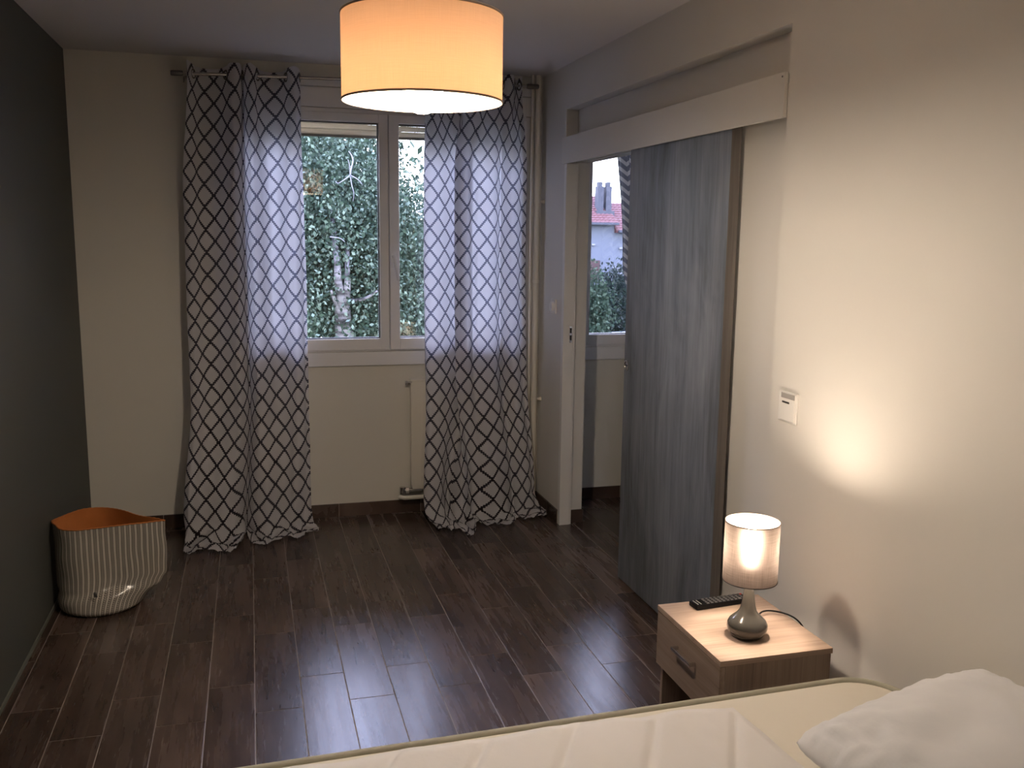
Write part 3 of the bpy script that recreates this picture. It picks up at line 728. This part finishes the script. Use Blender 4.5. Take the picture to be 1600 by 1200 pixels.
N_(B(NX0 + 0.022, NX1 - 0.013, NY0 + 0.019, NY1 - 0.019, 0.285, 0.297, c=0.0006), 'drawer_rail', MT['oaky'])
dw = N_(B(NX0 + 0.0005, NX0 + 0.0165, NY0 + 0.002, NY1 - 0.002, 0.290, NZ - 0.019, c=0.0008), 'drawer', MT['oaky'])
hd = MB(); hx = NX0 - 0.022
hd.box(hx, hx + 0.005, 2.262, 2.382, 0.3995, 0.4095, c=0.001); hd.box(hx + 0.004, NX0 + 0.001, 2.262, 2.270, 0.400, 0.409, c=0.0006); hd.box(hx + 0.004, NX0 + 0.001, 2.374, 2.382, 0.400, 0.409, c=0.0006)
h = hd.build('handle', MT['chrome']); h.parent = dw

# ------------------------------------------------------------------ table lamp
TX, TY, TZ0, TZ1, TR = 1.350, 2.256, 0.650, 0.822, 0.0765
tl = empty('table_lamp', (TX, TY, NZ)); tag(tl, 'small lit table lamp with grey ceramic base and linen shade on the nightstand', 'lamp')
def T_(mb, name, mat, sm_='auto'): return child_world(mb.build(name, mat, smooth=sm_), tl)
prof = [(0, 0.001), (0.040, 0.001), (0.047, 0.006), (0.054, 0.016), (0.0575, 0.028), (0.057, 0.038), (0.052, 0.048), (0.043, 0.057), (0.032, 0.067), (0.0245, 0.078), (0.0205, 0.092), (0.0175, 0.110), (0.0150, 0.130), (0.0130, 0.150), (0.0120, 0.172), (0.0, 0.172)]
o = MB().lathe(prof, 0, 0, 56).build('lamp_base', MT['ceramic'], smooth=True); o.parent = tl
zs = lambda z: z
T_(MB().lathe([(TR, TZ0 + (TZ1 - TZ0) * i / 6) for i in range(7)], TX, TY, 72, uvlen=TR), 'lamp_shade', MT['smallshade'], True)
for z in (TZ0, TZ1):
    rt = MB(); P = []
    for k in range(64):
        a = 2 * PI * k / 64; P.append([(TX + (TR + .0013 * math.cos(q * PI / 3)) * math.cos(a), TY + (TR + .0013 * math.cos(q * PI / 3)) * math.sin(a), z + .0016 * math.sin(q * PI / 3)) for q in range(6)])
    P.append(P[0]); rt.grid(P, closed=True); T_(rt, 'rim_ring', MT['darktape' if z == TZ0 else 'rimtape'], True)
sp = MB(); sp.tube([(TX, TY, 0.650), (TX, TY, 0.695)], 0.013, 18)
for k in range(3):
    a = 2 * PI * k / 3 + 0.3; sp.tube([(TX + 0.012 * math.cos(a), TY + 0.012 * math.sin(a), 0.668), (TX + (TR - .001) * math.cos(a), TY + (TR - .001) * math.sin(a), 0.655)], 0.0015, 6)
T_(sp, 'bulb_socket', MT['white'])
pr = [(0.0, 0.803)] + [(0.021 * math.cos(math.radians(a)), 0.782 + 0.021 * math.sin(math.radians(a))) for a in range(75, -16, -15)] + [(0.0195, 0.755), (0.015, 0.725), (0.011, 0.700), (0.011, 0.694)]
T_(MB().lathe(pr, TX, TY, 20), 'bulb', MT['bulb2'], True)
cp = crom([(TX + 0.045, TY + 0.020, NZ + 0.008), (1.415, 2.318, NZ + 0.012), (1.465, 2.365, NZ + 0.016), (1.515, 2.362, NZ + 0.012), (1.550, 2.320, NZ + 0.004), (1.566, 2.286, NZ - 0.03), (1.580, 2.262, NZ - 0.12), (1.590, 2.25, 0.25), (1.600, 2.24, 0.10)], 50)
T_(MB().tube(cp, 0.0027, 8), 'power_cord', MT['black'])

# ------------------------------------------------------------------ TV remote
ra = math.atan2(2.515 - 2.500, 1.47 - 1.305)
rc = empty('remote_control', (1.383, 2.483, NZ), ra); tag(rc, 'black remote control lying behind the table lamp on the nightstand', 'remote control')
rb_ = MB(); rb_.box(-0.095, 0.095, -0.024, 0.024, 0.001, 0.017, c=0.004); rb_.build('remote_body', MT['black'], rc, smooth='auto')
km = B(-0.0042, 0.0042, -0.0033, 0.0033, 0.0168, 0.0188, c=0.0008).mesh('key', MT['key'])
for ix in range(11):
    for iy in range(4):
        if ix in (0,): continue
        o = bpy.data.objects.new('key', km); COL.objects.link(o); o.parent = rc; o.location = (-0.066 + 0.0145 * ix, -0.016 + 0.0107 * iy, 0)
kp = B(-0.0022, 0.0022, -0.018, 0.018, 0.0168, 0.0186, c=0.0006)
for x, nm, mt in ((-0.086, 'pale_bar_key', 'keypale'), (-0.075, 'pale_bar_key', 'keypale')):
    o = B(x - 0.0012, x + 0.0012, -0.016, 0.016, 0.0168, 0.0182, c=0.0004).build(nm, MT[mt], rc)
tag(MB().tube([(0.087, 0.014, 0.0165), (0.087, 0.014, 0.0192)], 0.0036, 12).build('power_key', MT['keyred'], rc), 'red power key')

# ------------------------------------------------------------------ bed
bed = empty('bed', (0.5, 1.2, 0)); tag(bed, 'bed with cream mattress and pale green piped edge against the warm white wall', 'bed')
BX0, BX1, BY0, BY1, BZ0, BZ1 = -0.42, 1.545, 0.50, 1.905, 0.29, 0.495
CR = 0.13
def rrect(x0, x1, y0, y1, r, n=10):
    pts = []
    for cx, cy, a0 in ((x1 - r, y1 - r, 0), (x0 + r, y1 - r, 90), (x0 + r, y0 + r, 180), (x1 - r, y0 + r, 270)):
        for k in range(n + 1):
            a = math.radians(a0 + 90 * k / n); pts.append((cx + r * math.cos(a), cy + r * math.sin(a)))
    return pts
rot = 0.020
def brot(x, y): return (x, y + (x - 0.5) * 0.026)
base = rrect(BX0, BX1, BY0, BY1, CR)
prof = [(0.03, BZ0), (0.008, BZ0 + 0.004), (0.0, BZ0 + 0.02), (0.003, 0.40), (0.0, BZ1 - 0.02), (0.006, BZ1 - 0.006), (0.02, BZ1), (0.05, BZ1 + 0.001), (0.10, BZ1 + 0.002)]
rows = []
for ins, z in prof: rows.append([(*brot(*p), z) for p in rrect(BX0 + ins, BX1 - ins, BY0 + ins, BY1 - ins, max(CR - ins, 0.02))])
mm = MB(); mm.grid(rows, closed=True); nc = len(rows[0])
mm.f.append(tuple((len(rows) - 1) * nc + k for k in range(nc))); mm.f.append(tuple(range(nc - 1, -1, -1)))
child_world(mm.build('mattress', MT['mattress'], smooth='auto'), bed)
pp = MB()
for z, r_ in ((BZ1 - 0.002, 0.0085), (BZ0 + 0.006, 0.007)):
    ring = [(*brot(*p), z) for p in rrect(BX0 + 0.004, BX1 - 0.004, BY0 + 0.004, BY1 - 0.004, CR - 0.004)]
    ring = ring + [ring[0]]; pp.tube(ring, r_, 8, cap=False)
child_world(pp.build('piping', MT['piping'], smooth=True), bed)
child_world(B(BX0 + 0.02, BX1 - 0.02, BY0 + 0.02, BY1 - 0.02, 0.12, BZ0 - 0.001, c=0.01).build('bed_base', MT['bedbase']), bed)
for x in (BX0 + 0.1, BX1 - 0.1):
    for y in (BY0 + 0.1, BY1 - 0.12): child_world(MB().tube([(x, y, 0), (x, y, 0.125)], [0.02, 0.025], 14).build('leg', MT['steel'], smooth='auto'), bed)

# quilted white protector lying on the mattress, its edge a little inside the mattress edge
def protector():
    NXg, NYg = 240, 120; rows = []
    for j in range(NYg):
        row = []
        for i in range(NXg):
            s = i / (NXg - 1); t = j / (NYg - 1)
            edge = 0.034 + 0.014 * noise.noise(Vector((s * 6, 0.3, 0))) + 0.010 * noise.noise(Vector((s * 22, 4.3, 0)))
            xr_ = 1.085 + 0.10 * (1 - t) + 0.012 * noise.noise(Vector((t * 9, 1.0, 4)))
            x = (BX0 + 0.03) + s * (xr_ - BX0 - 0.03)
            ytop = BY1 - edge - 0.02 * sm((s - 0.93) / 0.07)
            y = BY0 + 0.06 + t * (ytop - BY0 - 0.06)
            x, y = brot(x, y)
            e = min(min(t, 1 - t) * NYg / 4.0, min(s, 1 - s) * NXg / 5.0, 1.0)
            g = (x - 0.30 + 0.55 * (BY1 - y) - 0.0) / 0.205
            q = abs((g % 1.0) - 0.5) * 2
            puff = 1 - math.exp(-((1 - q) / 0.12) ** 2)
            lump = 0.004 * noise.noise(Vector((x * 6, y * 6, 2))) + 0.0022 * noise.noise(Vector((x * 22, y * 16, 5)))
            z = BZ1 + 0.0065 + e * (0.001 + 0.012 * puff + lump + 0.003)
            row.append((x, y, z))
        rows.append(row)
    return MB().grid(rows)
pr_ = protector().build('mattress_protector', MT['sheet'], smooth=True, fix=False)
tag(pr_, 'white quilted mattress protector spread over the cream mattress', 'bedding')

# pillow
def pillow():
    n = 72; rows_t = []; rows_b = []
    hw, hl, th = 0.268, 0.31, 0.088
    for j in range(n + 1):
        rt_, rb2 = [], []
        for i in range(n + 1):
            a = i / n * 2 - 1; b = j / n * 2 - 1
            k = 1 - 0.045 * (1 - abs(a) ** 2.2) * abs(b) ** 6 - 0.07 * abs(a) ** 7 * abs(b) ** 3; k2 = 1 - 0.045 * (1 - abs(b) ** 2.2) * abs(a) ** 6 - 0.07 * abs(b) ** 7 * abs(a) ** 3
            x = hw * a * k2; y = hl * b * k
            f = max(0, (1 - abs(a) ** 3.0)) ** 0.55 * max(0, (1 - abs(b) ** 3.0)) ** 0.55
            edge = 1 - f
            w = 0.012 * noise.noise(Vector((a * 3.2, b * 3.2, 1.7))) * f
            w += 0.010 * (1 - abs(2 * (0.5 - f))) * noise.noise(Vector((a * 9 + 4, b * 9, 3.7)))
            rad = math.atan2(b, a)
            w += 0.006 * edge * (1 if 0.02 < f < 0.8 else 0) * 0.25 * math.sin(rad * 34 + 3 * noise.noise(Vector((a * 3, b * 3, 0))))
            rip = 0.006 * noise.noise(Vector((a * 14, b * 14, 8.0))) * edge
            rt_.append((x, y, th * f + w + rip)); rb2.append((x, y, -0.62 * th * f + rip))
        rows_t.append(rt_); rows_b.append(rb2)
    m = MB(); m.grid(rows_t); m.grid([list(reversed(r)) for r in rows_b]); return m
pl = pillow().build('pillow', MT['pillow'], smooth=True)
pl.rotation_euler = (math.radians(0), math.radians(-9), math.radians(5)); pl.location = (1.364, 1.338, 0.590)
tag(pl, 'plump white pillow at the head of the bed against the wall', 'pillow')

# ------------------------------------------------------------------ laundry basket
def basket():
    n = 96
    rim_pts = [(-.385, 4.130), (-.43, 4.165), (-.50, 4.225), (-.575, 4.320), (-.655, 4.385), (-.735, 4.385), (-.800, 4.330), (-.842, 4.262), (-.845, 4.215), (-.805, 4.120), (-.745, 4.075), (-.665, 4.080), (-.580, 4.100), (-.50, 4.112), (-.43, 4.122)]
    # closed resample by arc length
    P = rim_pts + [rim_pts[0]]
    dense = crom(P, 600); L = [0]
    for a, b in zip(dense[:-1], dense[1:]): L.append(L[-1] + math.dist(a, b))
    tot = L[-1]; rim = []
    for k in range(n):
        t = tot * k / n; i = max(0, min(len(L) - 2, int(np.searchsorted(L, t)) - 1)); f = (t - L[i]) / max(1e-9, L[i + 1] - L[i])
        rim.append((dense[i][0] * (1 - f) + dense[i + 1][0] * f, dense[i][1] * (1 - f) + dense[i + 1][1] * f))
    bc = (-.664, 4.195); br = 0.172
    bot = []
    for k in range(n):
        a = math.radians(-12) + 2 * PI * k / n
        bot.append((bc[0] + br * math.cos(a), bc[1] + br * math.sin(a)))
    rows = []; uvs = []; zh = 0.372; m = 46
    for j in range(m + 1):
        t = j / m; z = 0.004 + zh * t
        w = sm(t / 0.42)
        row = []; uv = []
        for k in range(n):
            x = bot[k][0] * (1 - w) + rim[k][0] * w; y = bot[k][1] * (1 - w) + rim[k][1] * w
            s = k / n
            ins = 0.018 * (1 - t / 0.06) ** 2 if t < 0.06 else 0
            # crease running round low down, kink deeper to the right
            cz = 0.27 + 0.06 * math.cos(2 * PI * (s - 0.02))
            kink = -0.005 * math.exp(-((t - cz) / 0.045) ** 2) + 0.005 * math.exp(-((t - cz + 0.09) / 0.05) ** 2)
            wv = 0.006 * noise.noise(Vector((math.cos(2 * PI * s) * 2.5, math.sin(2 * PI * s) * 2.5, t * 4))) * min(1, t * 5)
            dx, dy = x - bc[0], y - bc[1]; l = math.hypot(dx, dy) or 1
            q = (kink + wv - ins) / l
            row.append((x + dx * q, y + dy * q, z + (0.006 * noise.noise(Vector((s * 9, 0, 3))) * t)))
            uv.append((s * tot, z))
        rows.append(row); uvs.append(uv)
    root = empty('laundry_basket', (bc[0], bc[1], 0)); tag(root, 'white oilcloth laundry basket with small dark arrows and orange lining, by the dark wall', 'basket')
    for r_ in rows: r_.append(r_[0])
    for r_ in uvs: r_.append((tot, r_[0][1]))
    b = MB(); b.grid(rows, uvs)
    nc = n + 1
    child_world(b.build('basket_body', MT['basket'], smooth=True, fix=False), root)
    inner = []
    for r_ in rows[2:]:
        inner.append([(x - (x - bc[0]) * 0.022, y - (y - bc[1]) * 0.022, z + 0.0005) for x, y, z in r_])
    li = MB(); li.grid(inner); c = len(inner[0]); li.f.append(tuple(range(c - 1)))
    child_world(li.build('orange_lining', MT['orange'], smooth=True, fix=False), root)
    pts = [(x, y, z) for x, y, z in rows[-1]]
    hem = []
    for i, p_ in enumerate(pts): hem.append((p_[0], p_[1], p_[2] + 0.001 + (0.0015 if i % 2 else 0)))
    child_world(MB().tube(hem, 0.0028, 6, cap=False).build('rim_hem', MT['orange'], smooth=True), root)
    bo = MB(); bo.add([(*p_[:2], 0.004) for p_ in rows[0][:-1]], [tuple(range(n))]); child_world(bo.build('basket_bottom', MT['basket'], fix=False), root)
    # small dark tie mark on the front
    child_world(MB().tube([(-.668, 4.022, 0.118), (-.664, 4.019, 0.112), (-.660, 4.019, 0.104), (-.658, 4.020, 0.098)], [0.004, 0.006, 0.005, 0.0035], 8).build('dark_tab', MT['slot'], smooth=True), root)
basket()

# ------------------------------------------------------------------ outdoors
GZ = -2.9
struct('ground', B(-60, 90, 6, 140, GZ - 0.2, GZ), MT['lawn'], 'dark lawn outside the windows')

def leaves(name, mat, centers, size, parent, seed, per=60, spread=0.22, droop=0.6):
    g = np.random.default_rng(seed); C = np.repeat(centers, per, axis=0); n = len(C)
    off = g.normal(size=(n, 3)) * np.array([spread, spread, spread * (1 + droop)])
    off[:, 2] -= np.abs(g.normal(size=n)) * spread * droop
    C = C + off; s = size * g.uniform(0.6, 1.3, n)
    a = g.normal(size=(n, 3)); a[:, 2] -= 0.8; a /= np.linalg.norm(a, axis=1, keepdims=True)
    b = np.cross(a, g.normal(size=(n, 3))); b /= np.linalg.norm(b, axis=1, keepdims=True)
    a *= s[:, None] * 0.62; b *= s[:, None] * 0.40
    V = np.empty((n, 4, 3)); V[:, 0] = C + a; V[:, 1] = C + b; V[:, 2] = C - a; V[:, 3] = C - b
    me = bpy.data.meshes.new(name); me.vertices.add(n * 4); me.loops.add(n * 4); me.polygons.add(n)
    me.vertices.foreach_set('co', V.ravel()); me.loops.foreach_set('vertex_index', np.arange(n * 4, dtype=np.int32))
    me.polygons.foreach_set('loop_start', np.arange(0, n * 4, 4, dtype=np.int32)); me.update(calc_edges=True); me.materials.append(mat)
    o = bpy.data.objects.new(name, me); COL.objects.link(o); o['kind'] = 'stuff'
    if parent: child_world(o, parent)
    return o
def ell_pts(g, n, c, r, lo=0.6, front=None):
    d = g.normal(size=(n * 3, 3)); d /= np.linalg.norm(d, axis=1, keepdims=True)
    if front is not None:
        keep = (d[:, 1] < 0.15) | (g.random(len(d)) < front); d = d[keep]
    d = d[:n]; rad = g.uniform(lo ** 2, 1.0, len(d)) ** 0.5
    return np.array(c) + d * rad[:, None] * np.array(r)

g1 = np.random.default_rng(3)
bt_ = empty('birch_tree', (0.85, 9.9, GZ)); tag(bt_, 'tall leafy birch tree with forked pale trunk filling the window view', 'tree')
cc = ell_pts(g1, 1500, (-0.30, 9.6, 0.15), (2.55, 1.7, 2.6), 0.55, 0.25)
cc = np.vstack([cc, ell_pts(g1, 150, (1.75, 9.3, 0.3), (0.9, 0.8, 1.5), 0.3), ell_pts(g1, 200, (0.95, 9.2, 1.5), (0.68, 0.7, 1.1), 0.3)])
near = (np.abs(cc[:, 0] - 0.80) < 0.22) & (cc[:, 1] < 8.75) & (cc[:, 2] > 0.72) & (cc[:, 2] < 1.40) & (g1.random(len(cc)) < 0.8)
low = (np.abs(cc[:, 0] - 0.80) < 0.5) & (cc[:, 2] < 0.62)
cc = cc[~(near | low)]
leaves('foliage', MT['birchleaf'], cc, 0.034, bt_, 5, per=150, spread=0.15)
def tb(pts, rad, name, mat, par):
    return child_world(MB().tube(crom(pts, 24), [rad[0] + (rad[1] - rad[0]) * i / 23 for i in range(24)], 10).build(name, MT[mat], smooth=True), par)
tb([(1.00, 9.9, GZ), (0.95, 9.6, -1.2), (0.86, 8.9, 0.25), (0.815, 8.7, 0.95)], (0.16, 0.07), 'trunk', 'bark', bt_)
tb([(0.815, 8.7, 0.90), (0.795, 8.6, 1.03), (0.765, 8.55, 1.20), (0.76, 8.6, 1.42), (0.74, 9.1, 2.0)], (0.050, 0.02), 'branch', 'bark', bt_)
tb([(0.815, 8.7, 0.90), (0.845, 8.6, 1.05), (0.85, 8.55, 1.22), (0.87, 8.7, 1.5)], (0.045, 0.018), 'branch', 'bark', bt_)
tb([(0.80, 8.7, 0.86), (0.74, 8.6, 1.00), (0.70, 8.5, 1.10)], (0.03, 0.010), 'branch', 'bark', bt_)
tb([(0.83, 8.65, 1.0), (0.98, 8.5, 1.02), (1.10, 8.4, 1.10)], (0.022, 0.008), 'branch', 'bark', bt_)
ds = MB()
for pts, ra_ in (([(0.817, 7.85, 2.08), (0.820, 7.80, 2.13), (0.834, 7.78, 2.19), (0.822, 7.78, 2.235), (0.800, 7.78, 2.265)], 0.0115),
                 ([(0.817, 7.85, 2.08), (0.808, 7.80, 2.15), (0.794, 7.78, 2.20)], 0.008),
                 ([(0.817, 7.85, 2.08), (0.77, 7.78, 2.045), (0.715, 7.78, 2.010), (0.69, 7.78, 2.025)], 0.007),
                 ([(0.817, 7.85, 2.08), (0.87, 7.78, 2.045), (0.905, 7.78, 2.005)], 0.007),
                 ([(0.817, 7.85, 2.08), (0.823, 7.80, 2.00), (0.840, 7.80, 1.93), (0.836, 7.85, 1.87)], 0.006)):
    q = crom(pts, 14); ds.tube(q, [0.7 * ra_ * (1 - 0.6 * i / 13) for i in range(14)], 7)
child_world(ds.build('dead_branch', MT['deadwood'], smooth=True), bt_)
for pts in ([(0.86, 7.8, 2.52), (0.98, 7.8, 2.50), (1.1, 7.8, 2.49)], [(0.64, 7.8, 1.58), (0.72, 7.8, 1.57), (0.76, 7.8, 1.54)], [(1.35, 7.8, 1.79), (1.45, 7.8, 1.84), (1.53, 7.8, 1.90)]):
    child_world(MB().tube(crom(pts, 8), [0.005 - 0.0004 * i for i in range(8)], 6).build('twig', MT['deadwood'], smooth=True), bt_)

def backtree(label, c, r, seed, n=420, size=0.13, mat='darkleaf', per=40, trunk=True, name='tree'):
    root = empty(name, (c[0], c[1], GZ)); tag(root, label, 'tree' if name != 'hedge' else 'hedge')
    leaves('foliage', MT[mat], ell_pts(np.random.default_rng(seed), n, c, r, 0.6, 0.3), size, root, seed, per=per, spread=0.3)
    if trunk: child_world(MB().tube([(c[0], c[1], GZ), (c[0] + 0.1, c[1], c[2])], [0.2, 0.1], 10).build('trunk', MT['bark'], smooth=True), root)
backtree('dark dense tree standing behind the birch, seen through the window', (-1.3, 15.8, 2.9), (3.5, 1.8, 2.7), 11, 750)
backtree('lower dark tree behind the birch, in the narrow right window pane', (3.4, 21.5, 0.3), (1.9, 1.4, 1.9), 12, 260)

# neighbouring house
hs = empty('house', (25, 60, GZ)); tag(hs, 'white neighbouring house with red tiled roof beyond the hedge', 'house')
def H_(mb, name, mat, sm_=False): return child_world(mb.build(name, mat, smooth=sm_), hs)
HX0, HXM, HX1 = 18.5, 24.05, 40.0
mb = MB(); mb.box(HX0, HXM, 60, 66, GZ, 2.45); mb.box(HXM, HX1, 60.0, 66, GZ, 1.95); H_(mb, 'house_wall', MT['render'])
def roof(x0, x1, ze, zr, name):
    m = MB(); y0, y1 = 59.6, 66.4; ym = 63
    m.add([(x0, y0, ze), (x1, y0, ze), (x1, ym, zr), (x0, ym, zr), (x0, y1, ze), (x1, y1, ze), (x0, y0, ze - .12), (x1, y0, ze - .12), (x0, y1, ze - .12), (x1, y1, ze - .12)],
          [(0, 1, 2, 3), (3, 2, 5, 4), (6, 7, 1, 0), (4, 5, 9, 8), (6, 0, 3, 4, 8), (7, 9, 5, 2, 1), (6, 8, 9, 7)])
    ro = H_(m, name, MT['rooftile'])
    st = MB(); k = 0; nrow = 12
    for j in range(nrow):    # overlapping courses of tiles
        f0, f1 = j / nrow, (j + 1) / nrow
        ya_, yb_ = y0 + (ym - y0) * f0, y0 + (ym - y0) * f1; za, zb = ze + (zr - ze) * f0, ze + (zr - ze) * f1
        x = x0
        while x < x1 - 0.05:
            w = min(0.29, x1 - x)
            st.add([(x, ya_ - .02, za + .07), (x + w * .5, ya_ - .02, za + .11), (x + w, ya_ - .02, za + .07), (x + w, yb_, zb + .02), (x + w * .5, yb_, zb + .06), (x, yb_, zb + .02), (x, ya_ - .02, za), (x + w, ya_ - .02, za)],
                   [(0, 1, 4, 5), (1, 2, 3, 4), (6, 7, 2, 1, 0)]); x += 0.30
    s = H_(st, 'roof_tiles', MT['rooftile']); s['kind'] = 'stuff'
roof(HX0 - .3, HXM + 0.1, 2.45, 4.35, 'roof'); roof(HXM, HX1 + .3, 1.95, 3.9, 'roof')
H_(B(HX0 - .3, HXM + .1, 59.35, 59.6, 2.33, 2.5, c=0.03), 'gutter', MT['chimney']); H_(B(HXM + .1, HX1 + .3, 59.35, 59.6, 1.83, 2.0, c=0.03), 'gutter', MT['chimney'])
for x0_, x1_, z0_, z1_ in ((23.14, 23.55, 2.9, 4.95), (23.75, 24.15, 2.9, 4.95)):
    ch = MB(); ch.box(x0_, x1_, 60.9, 61.5, z0_, z1_); ch.box(x0_ + .07, x1_ - .07, 61.0, 61.4, z1_, z1_ + .3); H_(ch, 'chimney', MT['chimney'])
H_(B(23.0, 24.3, 60.7, 61.6, 2.9, 3.3), 'chimney_base', MT['chimney'])
for (a, b, c_, d) in ((22.1, 23.05, -1.35, -0.05), (19.6, 20.6, -1.35, -0.05)):
    w = H_(B(a, b, 59.93, 60.0, c_, d, c=0.02), 'shutter', MT['shutter'])
H_(B(23.95, 25.2, 59.85, 60.0, -0.62, -0.48, c=0.02), 'window_ledge', MT['carwhite']); H_(B(24.1, 25.1, 59.95, 60.0, -1.9, -0.64, c=0.02), 'roller_blind', MT['carwhite'])
H_(B(24.4, 24.75, 59.85, 60.0, 0.72, 0.84, c=0.02), 'vent_ledge', MT['carwhite']); H_(B(22.40, 22.62, 59.85, 60.0, 0.95, 1.06, c=0.02), 'vent_ledge', MT['carwhite'])

def hedge(label, c, r, seed, n, mat, size, per=40, spread=0.25, cat='hedge', name='hedge'):
    root = empty(name, (c[0], c[1], GZ)); tag(root, label, cat)
    leaves('foliage', MT[mat], ell_pts(np.random.default_rng(seed), n, c, r, 0.7, 0.3), size, root, seed, per=per, spread=spread)
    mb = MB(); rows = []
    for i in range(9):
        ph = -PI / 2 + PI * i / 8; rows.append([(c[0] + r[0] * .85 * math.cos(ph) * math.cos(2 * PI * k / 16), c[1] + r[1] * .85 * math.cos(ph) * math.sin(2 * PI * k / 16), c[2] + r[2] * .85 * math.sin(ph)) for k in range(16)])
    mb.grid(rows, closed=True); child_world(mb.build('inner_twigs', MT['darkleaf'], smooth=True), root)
hedge('dense dark green hedge with rounded top below the white house wall', (11.2, 31.0, -1.50), (0.90, 0.9, 1.75), 21, 260, 'hedgeleaf', 0.12)
hedge('darker tall hedge beside the rounded hedge, in front of the house', (14.25, 34.5, -1.55), (1.25, 1.0, 1.85), 22, 300, 'cypressleaf', 0.12)
hedge('clipped pale green bush low in the doorway window view', (7.95, 20.6, -2.05), (1.2, 0.9, 1.35), 23, 300, 'hedgeleaf', 0.07, spread=0.10, cat='bush', name='bush')
hedge('leafy bush with upright leaves in front of the blue car', (6.75, 18.8, -1.35), (0.35, 0.35, 0.9), 24, 40, 'hedgeleaf', 0.11, per=26, spread=0.14, cat='bush', name='bush')

hedge('long dark hedge running in front of the white house', (27.0, 46.0, -1.4), (9.0, 1.2, 1.8), 25, 420, 'cypressleaf', 0.22, per=30, spread=0.35)
def car(label, x, y, rz, paint, z=GZ):
    root = empty('car', (x, y, z), rz); tag(root, label, 'car')
    side = [(-2.1, .35), (-2.12, .75), (-1.95, .95), (-1.3, 1.02), (-0.75, 1.42), (0.75, 1.45), (1.45, 1.0), (2.0, .88), (2.1, .55), (2.05, .3)]
    m = MB(); n = len(side); vs = [(a, -.82 if b < 1.1 else -.66, b) for a, b in side] + [(a, .82 if b < 1.1 else .66, b) for a, b in side]
    m.add(vs, [(i, (i + 1) % n, n + (i + 1) % n, n + i) for i in range(n)] + [tuple(range(n - 1, -1, -1)), tuple(range(n, 2 * n))])
    m.build('car_body', paint, root)
    g = MB()
    for s in (-1, 1): g.add([(-1.15, s * .81, 1.06), (1.25, s * .81, 1.04), (0.72, s * .70, 1.37), (-0.7, s * .70, 1.36)], [(0, 1, 2, 3)])
    g.add([(1.42, -.70, 1.06), (1.42, .70, 1.06), (0.83, .60, 1.43), (0.83, -.60, 1.43)], [(0, 1, 2, 3)]); g.add([(-1.30, -.70, 1.08), (-1.30, .70, 1.08), (-0.86, .60, 1.38), (-0.86, -.60, 1.38)], [(0, 1, 2, 3)])
    g.build('windows', MT['carglass'], root)
    for a in (-1.3, 1.3):
        for s in (-.8, .8): MB().tube([(a, s - .09, .32), (a, s + .09, .32)], 0.32, 18).build('wheel', MT['tyre'], root, smooth='auto')
car('blue car parked outside, lower left of the doorway window', 9.1, 25.0, 0.15, MT['carblue'])
car('white car parked outside beyond the pale bush', 12.1, 27.6, 0.1, MT['carwhite'])
car('blue-grey car glimpsed under the birch foliage', 2.3, 27.5, 0.05, MT['carblue'])
